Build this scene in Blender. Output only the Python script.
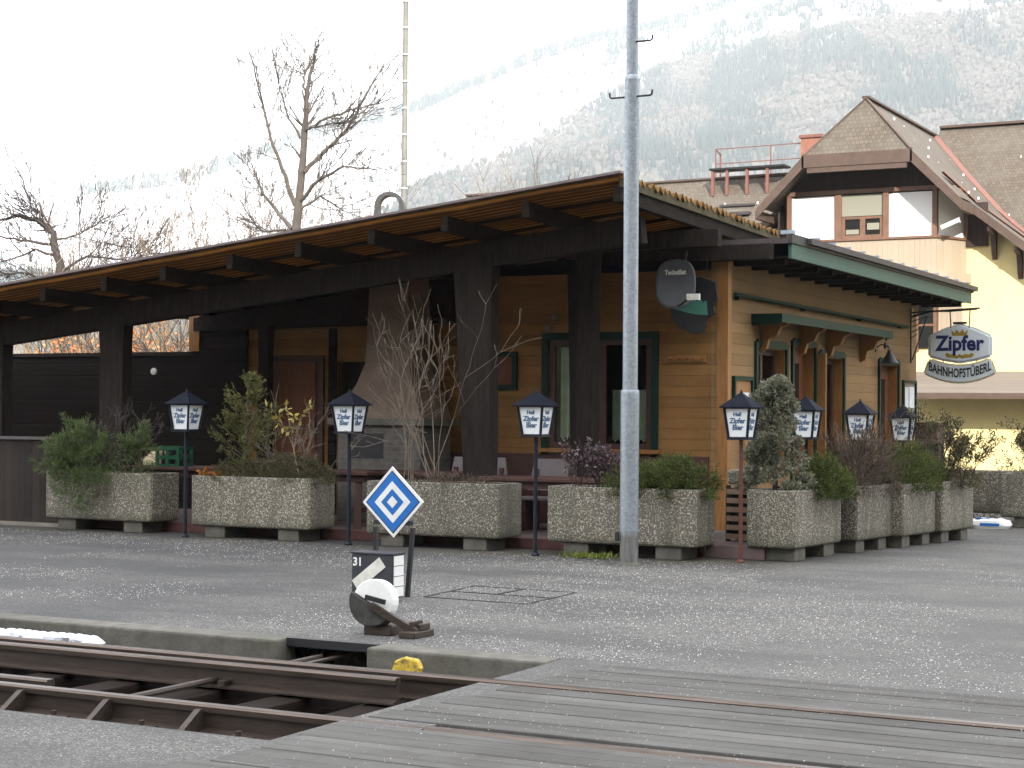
import bpy, bmesh, math, random
import numpy as np
from mathutils import Vector, Matrix, noise as mnoise

for o in list(bpy.data.objects): bpy.data.objects.remove(o)
SC = bpy.context.scene
COL = SC.collection
R = math.radians

# ------------------------------------------------------------------ camera, sky, sun, exposure
YAW = R(27.77)
cam_d = bpy.data.cameras.new('camera'); cam = bpy.data.objects.new('camera', cam_d); COL.objects.link(cam)
cam_d.sensor_width = 36; cam_d.lens = 1744/1024*36; cam_d.clip_start = 0.1; cam_d.clip_end = 20000
cam.matrix_world = Matrix.Translation((0, 0, 1.65)) @ Matrix.Rotation(YAW, 4, 'Z') @ Matrix.Rotation(R(90.95), 4, 'X') @ Matrix.Rotation(R(.43), 4, 'Z')
SC.camera = cam
SC.render.resolution_x = 1024; SC.render.resolution_y = 768

SUN_EL, SUN_H = R(28), Vector((.6, -.8, 0))
w = bpy.data.worlds.new("World"); SC.world = w; w.use_nodes = True
nt = w.node_tree; nt.nodes.clear()
out = nt.nodes.new('ShaderNodeOutputWorld'); bg = nt.nodes.new('ShaderNodeBackground')
sky = nt.nodes.new('ShaderNodeTexSky'); sky.sky_type = 'NISHITA'; sky.sun_disc = False
sky.sun_elevation = SUN_EL; sky.sun_rotation = math.atan2(SUN_H.x, SUN_H.y)
sky.air_density = 1.0; sky.dust_density = 3.0; sky.ozone_density = 1.0; sky.altitude = 500
mixn = nt.nodes.new('ShaderNodeMixRGB'); mixn.inputs[2].default_value = (8.6, 8.55, 8.7, 1)
tcw = nt.nodes.new('ShaderNodeTexCoord'); nz = nt.nodes.new('ShaderNodeTexNoise'); nz.inputs['Scale'].default_value = 2.2; nz.inputs['Detail'].default_value = 5
mrw = nt.nodes.new('ShaderNodeMapRange'); mrw.inputs[1].default_value = .3; mrw.inputs[2].default_value = .7; mrw.inputs[3].default_value = .6; mrw.inputs[4].default_value = .9
nt.links.new(tcw.outputs['Generated'], nz.inputs['Vector']); nt.links.new(nz.outputs['Fac'], mrw.inputs[0]); nt.links.new(mrw.outputs[0], mixn.inputs[0])
nt.links.new(sky.outputs[0], mixn.inputs[1]); nt.links.new(mixn.outputs[0], bg.inputs[0]); nt.links.new(bg.outputs[0], out.inputs[0])
bg.inputs[1].default_value = 0.12
sun_d = bpy.data.lights.new('sun', 'SUN'); sun = bpy.data.objects.new('sun', sun_d); COL.objects.link(sun)
sun_d.energy = 3.3; sun_d.angle = R(.53); sun_d.color = (1, .94, .84)
tosun = (SUN_H*math.cos(SUN_EL) + Vector((0, 0, math.sin(SUN_EL))))
sun.rotation_euler = tosun.to_track_quat('Z', 'Y').to_euler()
sun.location = (20, -20, 40)
SC.view_settings.view_transform = 'Standard'; SC.view_settings.look = 'None'
SC.view_settings.exposure = 2.1; SC.view_settings.gamma = 1.0; SC.view_settings.use_curve_mapping = False
SC.render.engine = 'CYCLES'
SC.cycles.volume_bounces = 0; SC.cycles.max_bounces = 6; SC.cycles.transparent_max_bounces = 12

# ------------------------------------------------------------------ materials
def N(nt, t, **kw):
    n = nt.nodes.new(t)
    for k, v in kw.items(): setattr(n, k, v)
    return n
class Mat:
    """small wrapper: principled material with object coordinates"""
    def __init__(s, name, rough=.7, metal=0, spec=.4):
        s.m = bpy.data.materials.new(name); s.m.use_nodes = True; s.nt = s.m.node_tree
        s.b = s.nt.nodes['Principled BSDF']; s.b.inputs['Roughness'].default_value = rough; s.b.inputs['Metallic'].default_value = metal
        s.b.inputs['Specular IOR Level'].default_value = spec
        s.tc = N(s.nt, 'ShaderNodeTexCoord')
    def L(s, a, b): s.nt.links.new(a, b)
    def coord(s, scale=(1, 1, 1), rot=(0, 0, 0)):
        m = N(s.nt, 'ShaderNodeMapping'); m.inputs['Scale'].default_value = scale; m.inputs['Rotation'].default_value = rot
        s.L(s.tc.outputs['Object'], m.inputs['Vector']); return m.outputs[0]
    def noise(s, scale, detail=4, rough=.6, vec=None):
        n = N(s.nt, 'ShaderNodeTexNoise'); n.inputs['Scale'].default_value = scale; n.inputs['Detail'].default_value = detail; n.inputs['Roughness'].default_value = rough
        s.L(vec if vec else s.tc.outputs['Object'], n.inputs['Vector']); return n.outputs['Fac']
    def voro(s, scale, vec=None, feature='F1', outp='Color'):
        n = N(s.nt, 'ShaderNodeTexVoronoi'); n.feature = feature; n.inputs['Scale'].default_value = scale
        s.L(vec if vec else s.tc.outputs['Object'], n.inputs['Vector']); return n.outputs[outp]
    def ramp(s, fac, stops):
        r = N(s.nt, 'ShaderNodeValToRGB'); e = r.color_ramp.elements
        while len(e) < len(stops): e.new(.5)
        for k, (p, c) in enumerate(stops):
            e[k].position = p; e[k].color = (*c, 1) if len(c) == 3 else c
        s.L(fac, r.inputs[0]); return r.outputs[0]
    def rng(s, fac, a, b, c, d):
        r = N(s.nt, 'ShaderNodeMapRange')
        for k, v in zip((1, 2, 3, 4), (a, b, c, d)): r.inputs[k].default_value = v
        s.L(fac, r.inputs[0]); return r.outputs[0]
    def mix(s, fac, a, b, mode='MIX'):
        n = N(s.nt, 'ShaderNodeMixRGB'); n.blend_type = mode
        for k, x in zip((0, 1, 2), (fac, a, b)):
            if isinstance(x, (int, float)): n.inputs[k].default_value = x
            elif isinstance(x, tuple): n.inputs[k].default_value = (*x, 1)
            else: s.L(x, n.inputs[k])
        return n.outputs[0]
    def math(s, op, a, b=0):
        n = N(s.nt, 'ShaderNodeMath'); n.operation = op
        for k, x in zip((0, 1), (a, b)):
            if isinstance(x, (int, float)): n.inputs[k].default_value = x
            else: s.L(x, n.inputs[k])
        return n.outputs[0]
    def sep(s, axis, vec=None):
        n = N(s.nt, 'ShaderNodeSeparateXYZ'); s.L(vec if vec else s.tc.outputs['Object'], n.inputs[0]); return n.outputs[axis]
    def island(s):
        return N(s.nt, 'ShaderNodeNewGeometry').outputs['Random Per Island']
    def col(s, x):
        if isinstance(x, tuple): s.b.inputs['Base Color'].default_value = (*x, 1)
        else: s.L(x, s.b.inputs['Base Color'])
        return s
    def bump(s, h, dist=.01, strength=1):
        b = N(s.nt, 'ShaderNodeBump'); b.inputs['Distance'].default_value = dist; b.inputs['Strength'].default_value = strength
        s.L(h, b.inputs['Height']); s.L(b.outputs[0], s.b.inputs['Normal']); return s
    def rough(s, x): s.L(x, s.b.inputs['Roughness']); return s

def plain(name, c, rough=.7, var=.25, scale=6, metal=0, bump=.0, spec=.4, stretch=(1, 1, 1)):
    m = Mat(name, rough, metal, spec)
    n = m.noise(scale, 5, .65, m.coord(stretch))
    lo = tuple(x*(1-var) for x in c); hi = tuple(min(1, x*(1+var)) for x in c)
    m.col(m.ramp(n, [(.25, lo), (.75, hi)]))
    if bump: m.bump(n, bump)
    return m.m

def boards(name, c, axis=2, width=.14, var=.2, rough=.7, grain_axis=0, gap=.06, weather=None, spec=.3):
    """boards laid side by side along axis (0,1,2) with a groove between"""
    m = Mat(name, rough, 0, spec)
    x = m.math('MULTIPLY', m.sep(axis), 1/width)
    fl = m.math('FLOOR', x); fr = m.math('FRACT', x)
    wn = N(m.nt, 'ShaderNodeTexWhiteNoise'); wn.noise_dimensions = '1D'; m.L(fl, wn.inputs['W'])
    st = [14, 14, 14]; st[grain_axis] = 1.0
    g = m.noise(1.6, 6, .7, m.coord(tuple(st)))
    big = m.noise(.9, 4, .6)
    f = m.math('ADD', m.math('MULTIPLY', wn.outputs[0], .2), m.math('ADD', m.math('MULTIPLY', g, .45), m.math('MULTIPLY', big, .45)))
    lo = tuple(v*(1-var*1.6) for v in c); hi = tuple(min(1, v*(1+var*1.3)) for v in c)
    cc = m.ramp(f, [(.25, lo), (.85, hi)])
    if weather:
        cc = m.mix(m.rng(m.noise(1.1, 6, .7), .45, .75, 0, .8), cc, weather)
    edge = m.math('MINIMUM', fr, m.math('SUBTRACT', 1, fr))
    h = m.rng(edge, 0, gap, 0, 1)
    m.col(cc)
    m.bump(m.math('ADD', h, m.math('MULTIPLY', g, .25)), .007)
    return m.m

MT = {}
MT['dark_wood'] = plain('dark_stained_timber', (.024, .019, .0165), .85, .5, 3, bump=.006, spec=.12, stretch=(7, 7, 1))
MT['rafter'] = plain('dark_rafter_timber', (.018, .014, .011), .85, .5, 3, bump=.004, spec=.12, stretch=(4, 1, 4))
MT['ochre'] = boards('ochre_stained_boards', (.25, .132, .045), 2, .145, .28, .75, 0, gap=.025, weather=(.15, .072, .026), spec=.15)
MT['ochre_side'] = boards('weathered_ochre_boards', (.265, .165, .075), 2, .145, .22, .8, 1, gap=.025, weather=(.19, .13, .075), spec=.15)
MT['ochre_trim'] = plain('ochre_trim_timber', (.27, .125, .035), .55, .3, 4, bump=.002, stretch=(6, 6, 1))
MT['red_wood'] = plain('orange_brown_door_timber', (.135, .045, .015), .7, .3, 4, bump=.002, stretch=(6, 6, 1))
MT['redbrown'] = plain('red_brown_painted_timber', (.062, .026, .020), .6, .35, 4, bump=.002, stretch=(1, 6, 6))
MT['plinth'] = plain('dark_red_painted_plinth', (.085, .033, .031), .7, .4, 5, bump=.003)
MT['green'] = plain('dark_green_paint', (.006, .028, .019), .6, .25, 5, spec=.15)
MT['green_fascia'] = plain('faded_green_paint', (.040, .105, .080), .6, .18, 2.5, stretch=(8, .6, 8))
MT['green_bright'] = plain('green_crate_plastic', (.008, .065, .028), .4, .1, 5)
MT['black_boards'] = boards('black_stained_boards', (.015, .012, .010), 2, .2, .3, .9, 0, spec=.1)
MT['fence'] = boards('dark_brown_vertical_boards', (.024, .017, .014), 0, .13, .5, .85, 2, weather=(.050, .044, .040))
MT['grey_gal'] = None
m = Mat('galvanised_steel', .45, .55, .5)
vz = m.voro(38); n1 = m.noise(1.2, 5)
base = m.ramp(m.sep(0, vz), [(0, (.235, .27, .305)), (1, (.34, .375, .41))])
zz = m.sep(2)
base = m.mix(m.rng(m.math('ADD', zz, m.math('MULTIPLY', n1, .15)), .36, .46, 1, 0), base, (.16, .16, .15))
base = m.mix(m.rng(m.noise(14, 5, .7, m.coord((1, 1, .15))), .5, .75, 0, .4), base, (.46, .49, .52))
m.col(base); m.rough(m.rng(n1, .3, .7, .38, .6)); MT['grey_gal'] = m.m
MT['steel_dark'] = plain('dark_painted_steel', (.018, .019, .022), .45, .3, 20)
MT['lamp_black'] = plain('black_lamp_enamel', (.010, .013, .022), .5, .2, 12, spec=.25)
MT['lamp_roof'] = plain('navy_black_lamp_roof', (.008, .010, .017), .7, .25, 12, spec=.06)
MT['lamp_brown'] = plain('brown_rusty_pole_paint', (.10, .035, .024), .6, .35, 20)
m = Mat('opal_lamp_glass', .25, 0, .5); m.col(m.ramp(m.noise(5), [(.3, (.76, .80, .83)), (.7, (.88, .91, .93))])); MT['opal'] = m.m
MT['ink_blue'] = plain('blue_lettering_paint', (.08, .14, .24), .5, .15, 20)
MT['navy'] = plain('navy_lettering_paint', (.012, .015, .10), .4, .1, 20)
MT['gold'] = plain('gold_paint', (.30, .20, .030), .4, .2, 20)
MT['sign_white'] = plain('pale_sign_face', (.58, .64, .68), .35, .05, 3)
MT['sign_edge'] = plain('cream_gold_sign_edge', (.55, .48, .32), .4, .1, 8)
MT['white'] = plain('white_paint', (.72, .73, .71), .5, .08, 8)
MT['white_dirty'] = plain('dirty_white_paint', (.62, .62, .56), .55, .18, 14)
MT['sign_blue'] = plain('enamel_blue', (.018, .14, .46), .3, .1, 8)
MT['black'] = plain('black_paint', (.014, .014, .016), .5, .3, 14)
MT['lantern_grey'] = plain('dark_grey_lantern_paint', (.030, .033, .040), .5, .3, 8)
m = Mat('yellow_marker_paint', .7); m.col(m.mix(m.rng(m.noise(22, 5, .7), .48, .62, 0, .85), m.ramp(m.noise(9), [(.3, (.45, .30, .03)), (.7, (.62, .45, .06))]), (.12, .085, .05))); m.bump(m.noise(30), .01); MT['yellow'] = m.m
MT['mauve'] = plain('mauve_grey_tabletop', (.16, .135, .14), .5, .15, 4)
MT['cream'] = plain('cream_plaster', (.62, .53, .34), .85, .06, 2)
MT['shingle_trim'] = plain('brown_roof_trim', (.080, .052, .040), .7, .25, 4)
MT['red_metal'] = plain('red_painted_metal', (.17, .075, .058), .5, .2, 10)
MT['dish'] = plain('grey_dish_enamel', (.12, .13, .15), .4, .12, 6)
MT['curtain'] = None
m = Mat('pale_green_curtain', .9, 0, .1)
m.col(m.ramp(m.noise(5, 4), [(.3, (.52, .56, .42)), (.7, (.70, .73, .60))])); MT['curtain'] = m.m
m = Mat('dark_window_glass', .06, 0, .5); m.col((.012, .013, .014)); MT['glass'] = m.m
MT['interior'] = plain('dark_room', (.02, .016, .014), .9, .2)
MT['oven'] = plain('grey_brown_render', (.14, .105, .082), .85, .3, 3, bump=.008)
MT['oven_stone'] = None
m = Mat('grey_stone_blocks', .85)
br = N(m.nt, 'ShaderNodeTexBrick'); br.inputs['Scale'].default_value = 3.2; br.inputs['Color1'].default_value = (.10, .09, .08, 1); br.inputs['Color2'].default_value = (.075, .07, .065, 1); br.inputs['Mortar'].default_value = (.13, .12, .11, 1)
m.L(m.coord((1, 1, 1), (R(90), 0, 0)), br.inputs['Vector']); m.col(m.mix(.4, br.outputs[0], m.ramp(m.noise(9), [(.3, (.04, .035, .03)), (.7, (.16, .15, .13))]))); m.bump(m.noise(14), .008); MT['oven_stone'] = m.m
m = Mat('concrete_stone', .9); n = m.noise(7, 8, .7); n2 = m.noise(1.3, 5)
m.col(m.mix(m.rng(n2, .4, .7, 0, .65), m.ramp(n, [(.3, (.075, .072, .06)), (.7, (.16, .15, .13))]), (.045, .05, .032))); m.bump(m.math('ADD', n, m.math('MULTIPLY', m.noise(60), .3)), .012); MT['concrete'] = m.m
# exposed aggregate
m = Mat('exposed_aggregate_concrete', .85)
oi = N(m.nt, 'ShaderNodeObjectInfo'); vm = N(m.nt, 'ShaderNodeVectorMath'); vm.operation = 'MULTIPLY_ADD'; vm.inputs[1].default_value = (37, 23, 11); m.L(oi.outputs['Random'], vm.inputs[0]); m.L(m.tc.outputs['Object'], vm.inputs[2]); vv = vm.outputs[0]
vc = m.voro(54, vv); vd = m.voro(54, vv, outp='Distance')
rnd = m.sep(0, vc)
peb = m.ramp(rnd, [(0, (.13, .112, .084)), (.3, (.22, .195, .15)), (.55, (.33, .30, .245)), (.8, (.44, .41, .345)), (1, (.55, .52, .45))])
peb = m.mix(m.rng(vd, .28, .62, 0, 1), peb, (.11, .10, .08))
mp = N(m.nt, 'ShaderNodeMapping'); mp.inputs['Scale'].default_value = (3.2, 3.2, .55); m.L(vv, mp.inputs['Vector'])
dirt = m.math('MULTIPLY', m.rng(m.noise(1.5, 6, .7, mp.outputs[0]), .44, .70, 0, 1), .8)
peb = m.mix(dirt, peb, (.085, .083, .062))
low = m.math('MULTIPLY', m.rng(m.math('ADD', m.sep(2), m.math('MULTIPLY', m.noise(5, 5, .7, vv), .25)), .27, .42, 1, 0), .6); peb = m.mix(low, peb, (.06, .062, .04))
peb = m.mix(1, peb, m.ramp(oi.outputs['Random'], [(0, (.92, .93, .93)), (1, (1.24, 1.24, 1.22))]), 'MULTIPLY'); m.col(peb)
m.bump(m.rng(vd, 0, .6, 1, 0), .008); MT['aggregate'] = m.m
MT['soil'] = plain('dark_soil', (.035, .026, .018), .95, .4, 20, bump=.02)
# asphalt with grit
m = Mat('asphalt_with_grit', .88, 0, .3)
pos = m.coord((1, 1, 1))
fine = m.noise(150, 3, .6); mid = m.noise(2.6, 7, .68); big = m.noise(.42, 5, .6)
asp = m.ramp(mid, [(.25, (.060, .060, .061)), (.8, (.125, .124, .121))])
asp = m.mix(m.rng(big, .42, .62, 0, .5), asp, (.11, .108, .104))
v1 = m.voro(85); v2 = m.voro(33)
grain = m.ramp(m.sep(2, v1), [(0, (.034, .033, .032)), (.45, (.098, .095, .091)), (.8, (.20, .195, .185)), (1, (.40, .39, .37))])
grain = m.mix(.35, grain, m.ramp(m.sep(0, v2), [(0, (.048, .047, .046)), (.7, (.135, .13, .125)), (1, (.26, .255, .24))]))
asp = m.mix(.62, asp, grain)
vc = m.voro(95); vd = m.voro(95, outp='Distance'); rnd = m.sep(0, vc)
dens = m.math('ADD', m.math('MULTIPLY', m.noise(.75, 6, .7), .55), m.math('MULTIPLY', m.noise(5, 4, .7), .25))
thr = m.rng(dens, .3, .56, 1.02, .66)
grit = m.math('GREATER_THAN', rnd, thr); grit = m.math('MULTIPLY', grit, m.math('LESS_THAN', vd, .42))
asp = m.mix(grit, asp, m.ramp(m.sep(1, vc), [(0, (.26, .26, .26)), (1, (.62, .62, .63))]))
yy = m.sep(1); xx = m.sep(0)
soil = m.math('MULTIPLY', m.rng(m.math('ADD', yy, m.math('MULTIPLY', m.noise(1.6, 5), .9)), 17.75, 18.5, 0, .85), m.rng(xx, -5.9, -6.6, 0, 1))  # dirt and moss along the planters, with contact shade painted into the same band
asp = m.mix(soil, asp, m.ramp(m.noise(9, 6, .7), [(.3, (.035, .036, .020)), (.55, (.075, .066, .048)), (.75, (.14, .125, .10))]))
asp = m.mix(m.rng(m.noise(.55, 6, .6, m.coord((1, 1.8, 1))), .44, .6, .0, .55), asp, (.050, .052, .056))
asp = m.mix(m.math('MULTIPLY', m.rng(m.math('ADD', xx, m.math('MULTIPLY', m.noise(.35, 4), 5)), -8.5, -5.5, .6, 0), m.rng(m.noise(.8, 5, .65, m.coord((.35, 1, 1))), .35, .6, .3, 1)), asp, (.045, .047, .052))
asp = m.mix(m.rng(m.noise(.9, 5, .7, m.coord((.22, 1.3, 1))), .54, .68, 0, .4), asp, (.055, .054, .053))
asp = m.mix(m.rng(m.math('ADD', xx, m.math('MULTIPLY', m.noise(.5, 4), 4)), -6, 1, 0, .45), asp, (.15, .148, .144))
asp = m.mix(1, asp, (.80, .785, .76), 'MULTIPLY')
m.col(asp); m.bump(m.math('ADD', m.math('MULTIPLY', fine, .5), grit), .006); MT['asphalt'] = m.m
m = Mat('valley_meadow', .95); n = m.noise(.02, 8, .7); m.col(m.ramp(n, [(.35, (.06, .065, .03)), (.6, (.11, .095, .05))])); MT['meadow'] = m.m
m = Mat('dark_track_ballast', .9)
vc = m.voro(16); m.col(m.mix(.6, m.ramp(m.sep(0, vc), [(0, (.012, .011, .010)), (.7, (.05, .045, .04)), (1, (.11, .10, .095))]), m.ramp(m.noise(1.2), [(.3, (.02, .018, .016)), (.7, (.06, .05, .045))]))); m.bump(m.voro(16, outp='Distance'), .05); MT['ballast'] = m.m
m = Mat('rusty_rail_steel', .55, .35, .5); n = m.noise(9, 6, .7, m.coord((.6, 4, 4))); m.col(m.ramp(n, [(.25, (.022, .016, .013)), (.6, (.055, .038, .029)), (.85, (.10, .075, .058))])); MT['rust'] = m.m
m = Mat('worn_rail_head', .32, .8, .5); n = m.noise(4, 6, .7, m.coord((.3, 9, 4))); m.col(m.ramp(n, [(.3, (.065, .050, .042)), (.7, (.16, .125, .105))])); MT['railhead'] = m.m
MT['sleeper'] = plain('tarred_sleeper_wood', (.017, .012, .010), .9, .5, 4, bump=.01, stretch=(8, 1, 8), spec=.08)
m = boards('weathered_crossing_planks', (.105, .102, .096), 1, .145, .3, .9, 0, gap=.06, weather=(.055, .052, .048), spec=.15); MT['planks'] = m
m = Mat('packed_snow', .6); m.col(m.ramp(m.noise(9, 6), [(.3, (.34, .35, .36)), (.55, (.62, .64, .68)), (.7, (.78, .80, .84))])); m.bump(m.noise(12), .02); MT['snow'] = m.m
# corrugated sheet: thin ochre light-passing sheet
m = Mat('ochre_corrugated_sheet', .6, 0, .3)
n = m.noise(1.7, 6, .7); cc = m.ramp(n, [(.3, (.34, .22, .09)), (.7, (.50, .35, .16))])
ph_ = m.math('FRACT', m.math('MULTIPLY', m.math('SUBTRACT', m.sep(1), 18.62), 1/.177)); dd_ = m.math('ABSOLUTE', m.math('SUBTRACT', ph_, .62))  # wave-phase stripes: light and shade lines of the corrugation painted into the colour
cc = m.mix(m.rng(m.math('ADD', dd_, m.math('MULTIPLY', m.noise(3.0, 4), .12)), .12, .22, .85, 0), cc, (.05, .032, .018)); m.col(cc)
tr = N(m.nt, 'ShaderNodeBsdfTranslucent'); m.L(m.mix(1, cc, (1., .84, .52), 'MULTIPLY'), tr.inputs['Color'])
mx = N(m.nt, 'ShaderNodeMixShader'); mx.inputs[0].default_value = .6
o_ = m.nt.nodes['Material Output']; m.L(m.b.outputs[0], mx.inputs[1]); m.L(tr.outputs[0], mx.inputs[2]); m.L(mx.outputs[0], o_.inputs[0]); MT['corr'] = m.m
MT['roof_felt'] = plain('grey_brown_roof_felt', (.085, .068, .066), .8, .3, 5)
MT['gutter'] = plain('grey_metal_gutter', (.055, .048, .050), .6, .25, 5, metal=.2)
MT['moss'] = plain('mossy_eave_board', (.075, .062, .030), .9, .4, 9)
# wood shingles
m = Mat('grey_wood_shingles', .85)
br = N(m.nt, 'ShaderNodeTexBrick'); br.inputs['Scale'].default_value = 1.0; br.inputs['Brick Width'].default_value = .13; br.inputs['Row Height'].default_value = .15; br.inputs['Mortar Size'].default_value = .008
br.inputs['Color1'].default_value = (.082, .064, .047, 1); br.inputs['Color2'].default_value = (.115, .093, .07, 1); br.inputs['Mortar'].default_value = (.05, .042, .036, 1)
uvn = N(m.nt, 'ShaderNodeUVMap'); m.L(uvn.outputs[0], br.inputs['Vector'])
n = m.noise(.8, 6, .7); m.col(m.mix(m.rng(n, .4, .7, 0, .5), br.outputs[0], (.125, .115, .10))); m.bump(br.outputs['Fac'], .02, .6); MT['shingle'] = m.m
MT['yellow_wall'] = plain('pale_yellow_plaster', (.72, .60, .29), .9, .12, .9)
MT['cream_boards'] = boards('cream_vertical_boards', (.35, .285, .215), 0, .16, .06, .7, 2)
MT['brown_frame'] = plain('brown_window_timber', (.16, .085, .055), .6, .25, 4)
MT['dark_boards'] = boards('dark_brown_gable_boards', (.045, .028, .024), 0, .18, .25, .8, 2)
m = Mat('white_roller_blind', .7, 0, .2); m.col((.80, .79, .77)); MT['blind'] = m.m
m = Mat('beige_half_blind', .7, 0, .2); m.col((.24, .235, .19)); MT['blind_beige'] = m.m
MT['paper'] = plain('pinned_paper', (.66, .70, .74), .7, .15, 9)
# vegetation
def leafmat(name, c1, c2, c3=None, trans=.25):
    m = Mat(name, .7, 0, .25)
    st = [(0, c1), (.6, c2), (1, c3 or c2)]
    cc = m.ramp(m.island(), st); m.col(cc)
    if trans:
        tr = N(m.nt, 'ShaderNodeBsdfTranslucent'); m.L(cc, tr.inputs['Color']); mx = N(m.nt, 'ShaderNodeMixShader'); mx.inputs[0].default_value = trans
        o = m.nt.nodes['Material Output']; m.L(m.b.outputs[0], mx.inputs[1]); m.L(tr.outputs[0], mx.inputs[2]); m.L(mx.outputs[0], o.inputs[0])
    return m.m
MT['pine'] = leafmat('green_pine_needles', (.055, .085, .030), (.11, .15, .055), (.18, .22, .09))
MT['juniper'] = leafmat('green_juniper_sprays', (.030, .046, .012), (.080, .100, .026), (.15, .165, .045))
MT['yellowgreen'] = leafmat('yellowish_conifer_sprays', (.062, .076, .026), (.13, .14, .046), (.25, .215, .075))
MT['greygreen'] = leafmat('grey_green_conifer_sprays', (.105, .112, .075), (.20, .205, .145), (.33, .32, .235))
MT['drab'] = leafmat('drab_green_ground_cover', (.045, .046, .022), (.10, .092, .045), (.17, .145, .075))
MT['dead'] = leafmat('dead_brown_twigs', (.045, .032, .024), (.090, .065, .048), (.15, .11, .085), 0)
MT['purple_leaf'] = leafmat('purple_grey_leaves', (.05, .03, .036), (.14, .095, .11), (.28, .21, .23))
MT['orange_leaf'] = leafmat('orange_dry_leaves', (.22, .07, .012), (.40, .15, .03), (.45, .26, .05))
MT['yellow_leaf'] = leafmat('yellow_leaves', (.35, .27, .05), (.5, .42, .12), (.55, .5, .2))
MT['weed'] = leafmat('bright_green_weed', (.08, .11, .015), (.14, .18, .03), (.2, .22, .05))
MT['twig'] = plain('grey_brown_twigs', (.155, .125, .095), .85, .3, 9)
MT['twig_dark'] = plain('dark_bark', (.050, .040, .036), .9, .3, 5)
MT['bark_pale'] = plain('pale_bark', (.085, .072, .062), .9, .25, 4)
MT['hay'] = plain('pale_dry_twigs', (.20, .155, .10), .9, .3, 4)
MT['haze_twig'] = plain('brown_sunlit_twigs', (.125, .088, .06), .9, .3, 4)
MT['beech'] = leafmat('russet_winter_leaves', (.35, .13, .05), (.55, .24, .10), (.6, .34, .16))
MT['conifer_far'] = leafmat('far_conifer_green', (.010, .022, .024), (.018, .036, .034), (.035, .055, .045), 0)
MT['bare_far'] = leafmat('far_leafless_brown', (.036, .036, .035), (.064, .062, .056), (.105, .098, .084), 0)

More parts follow.
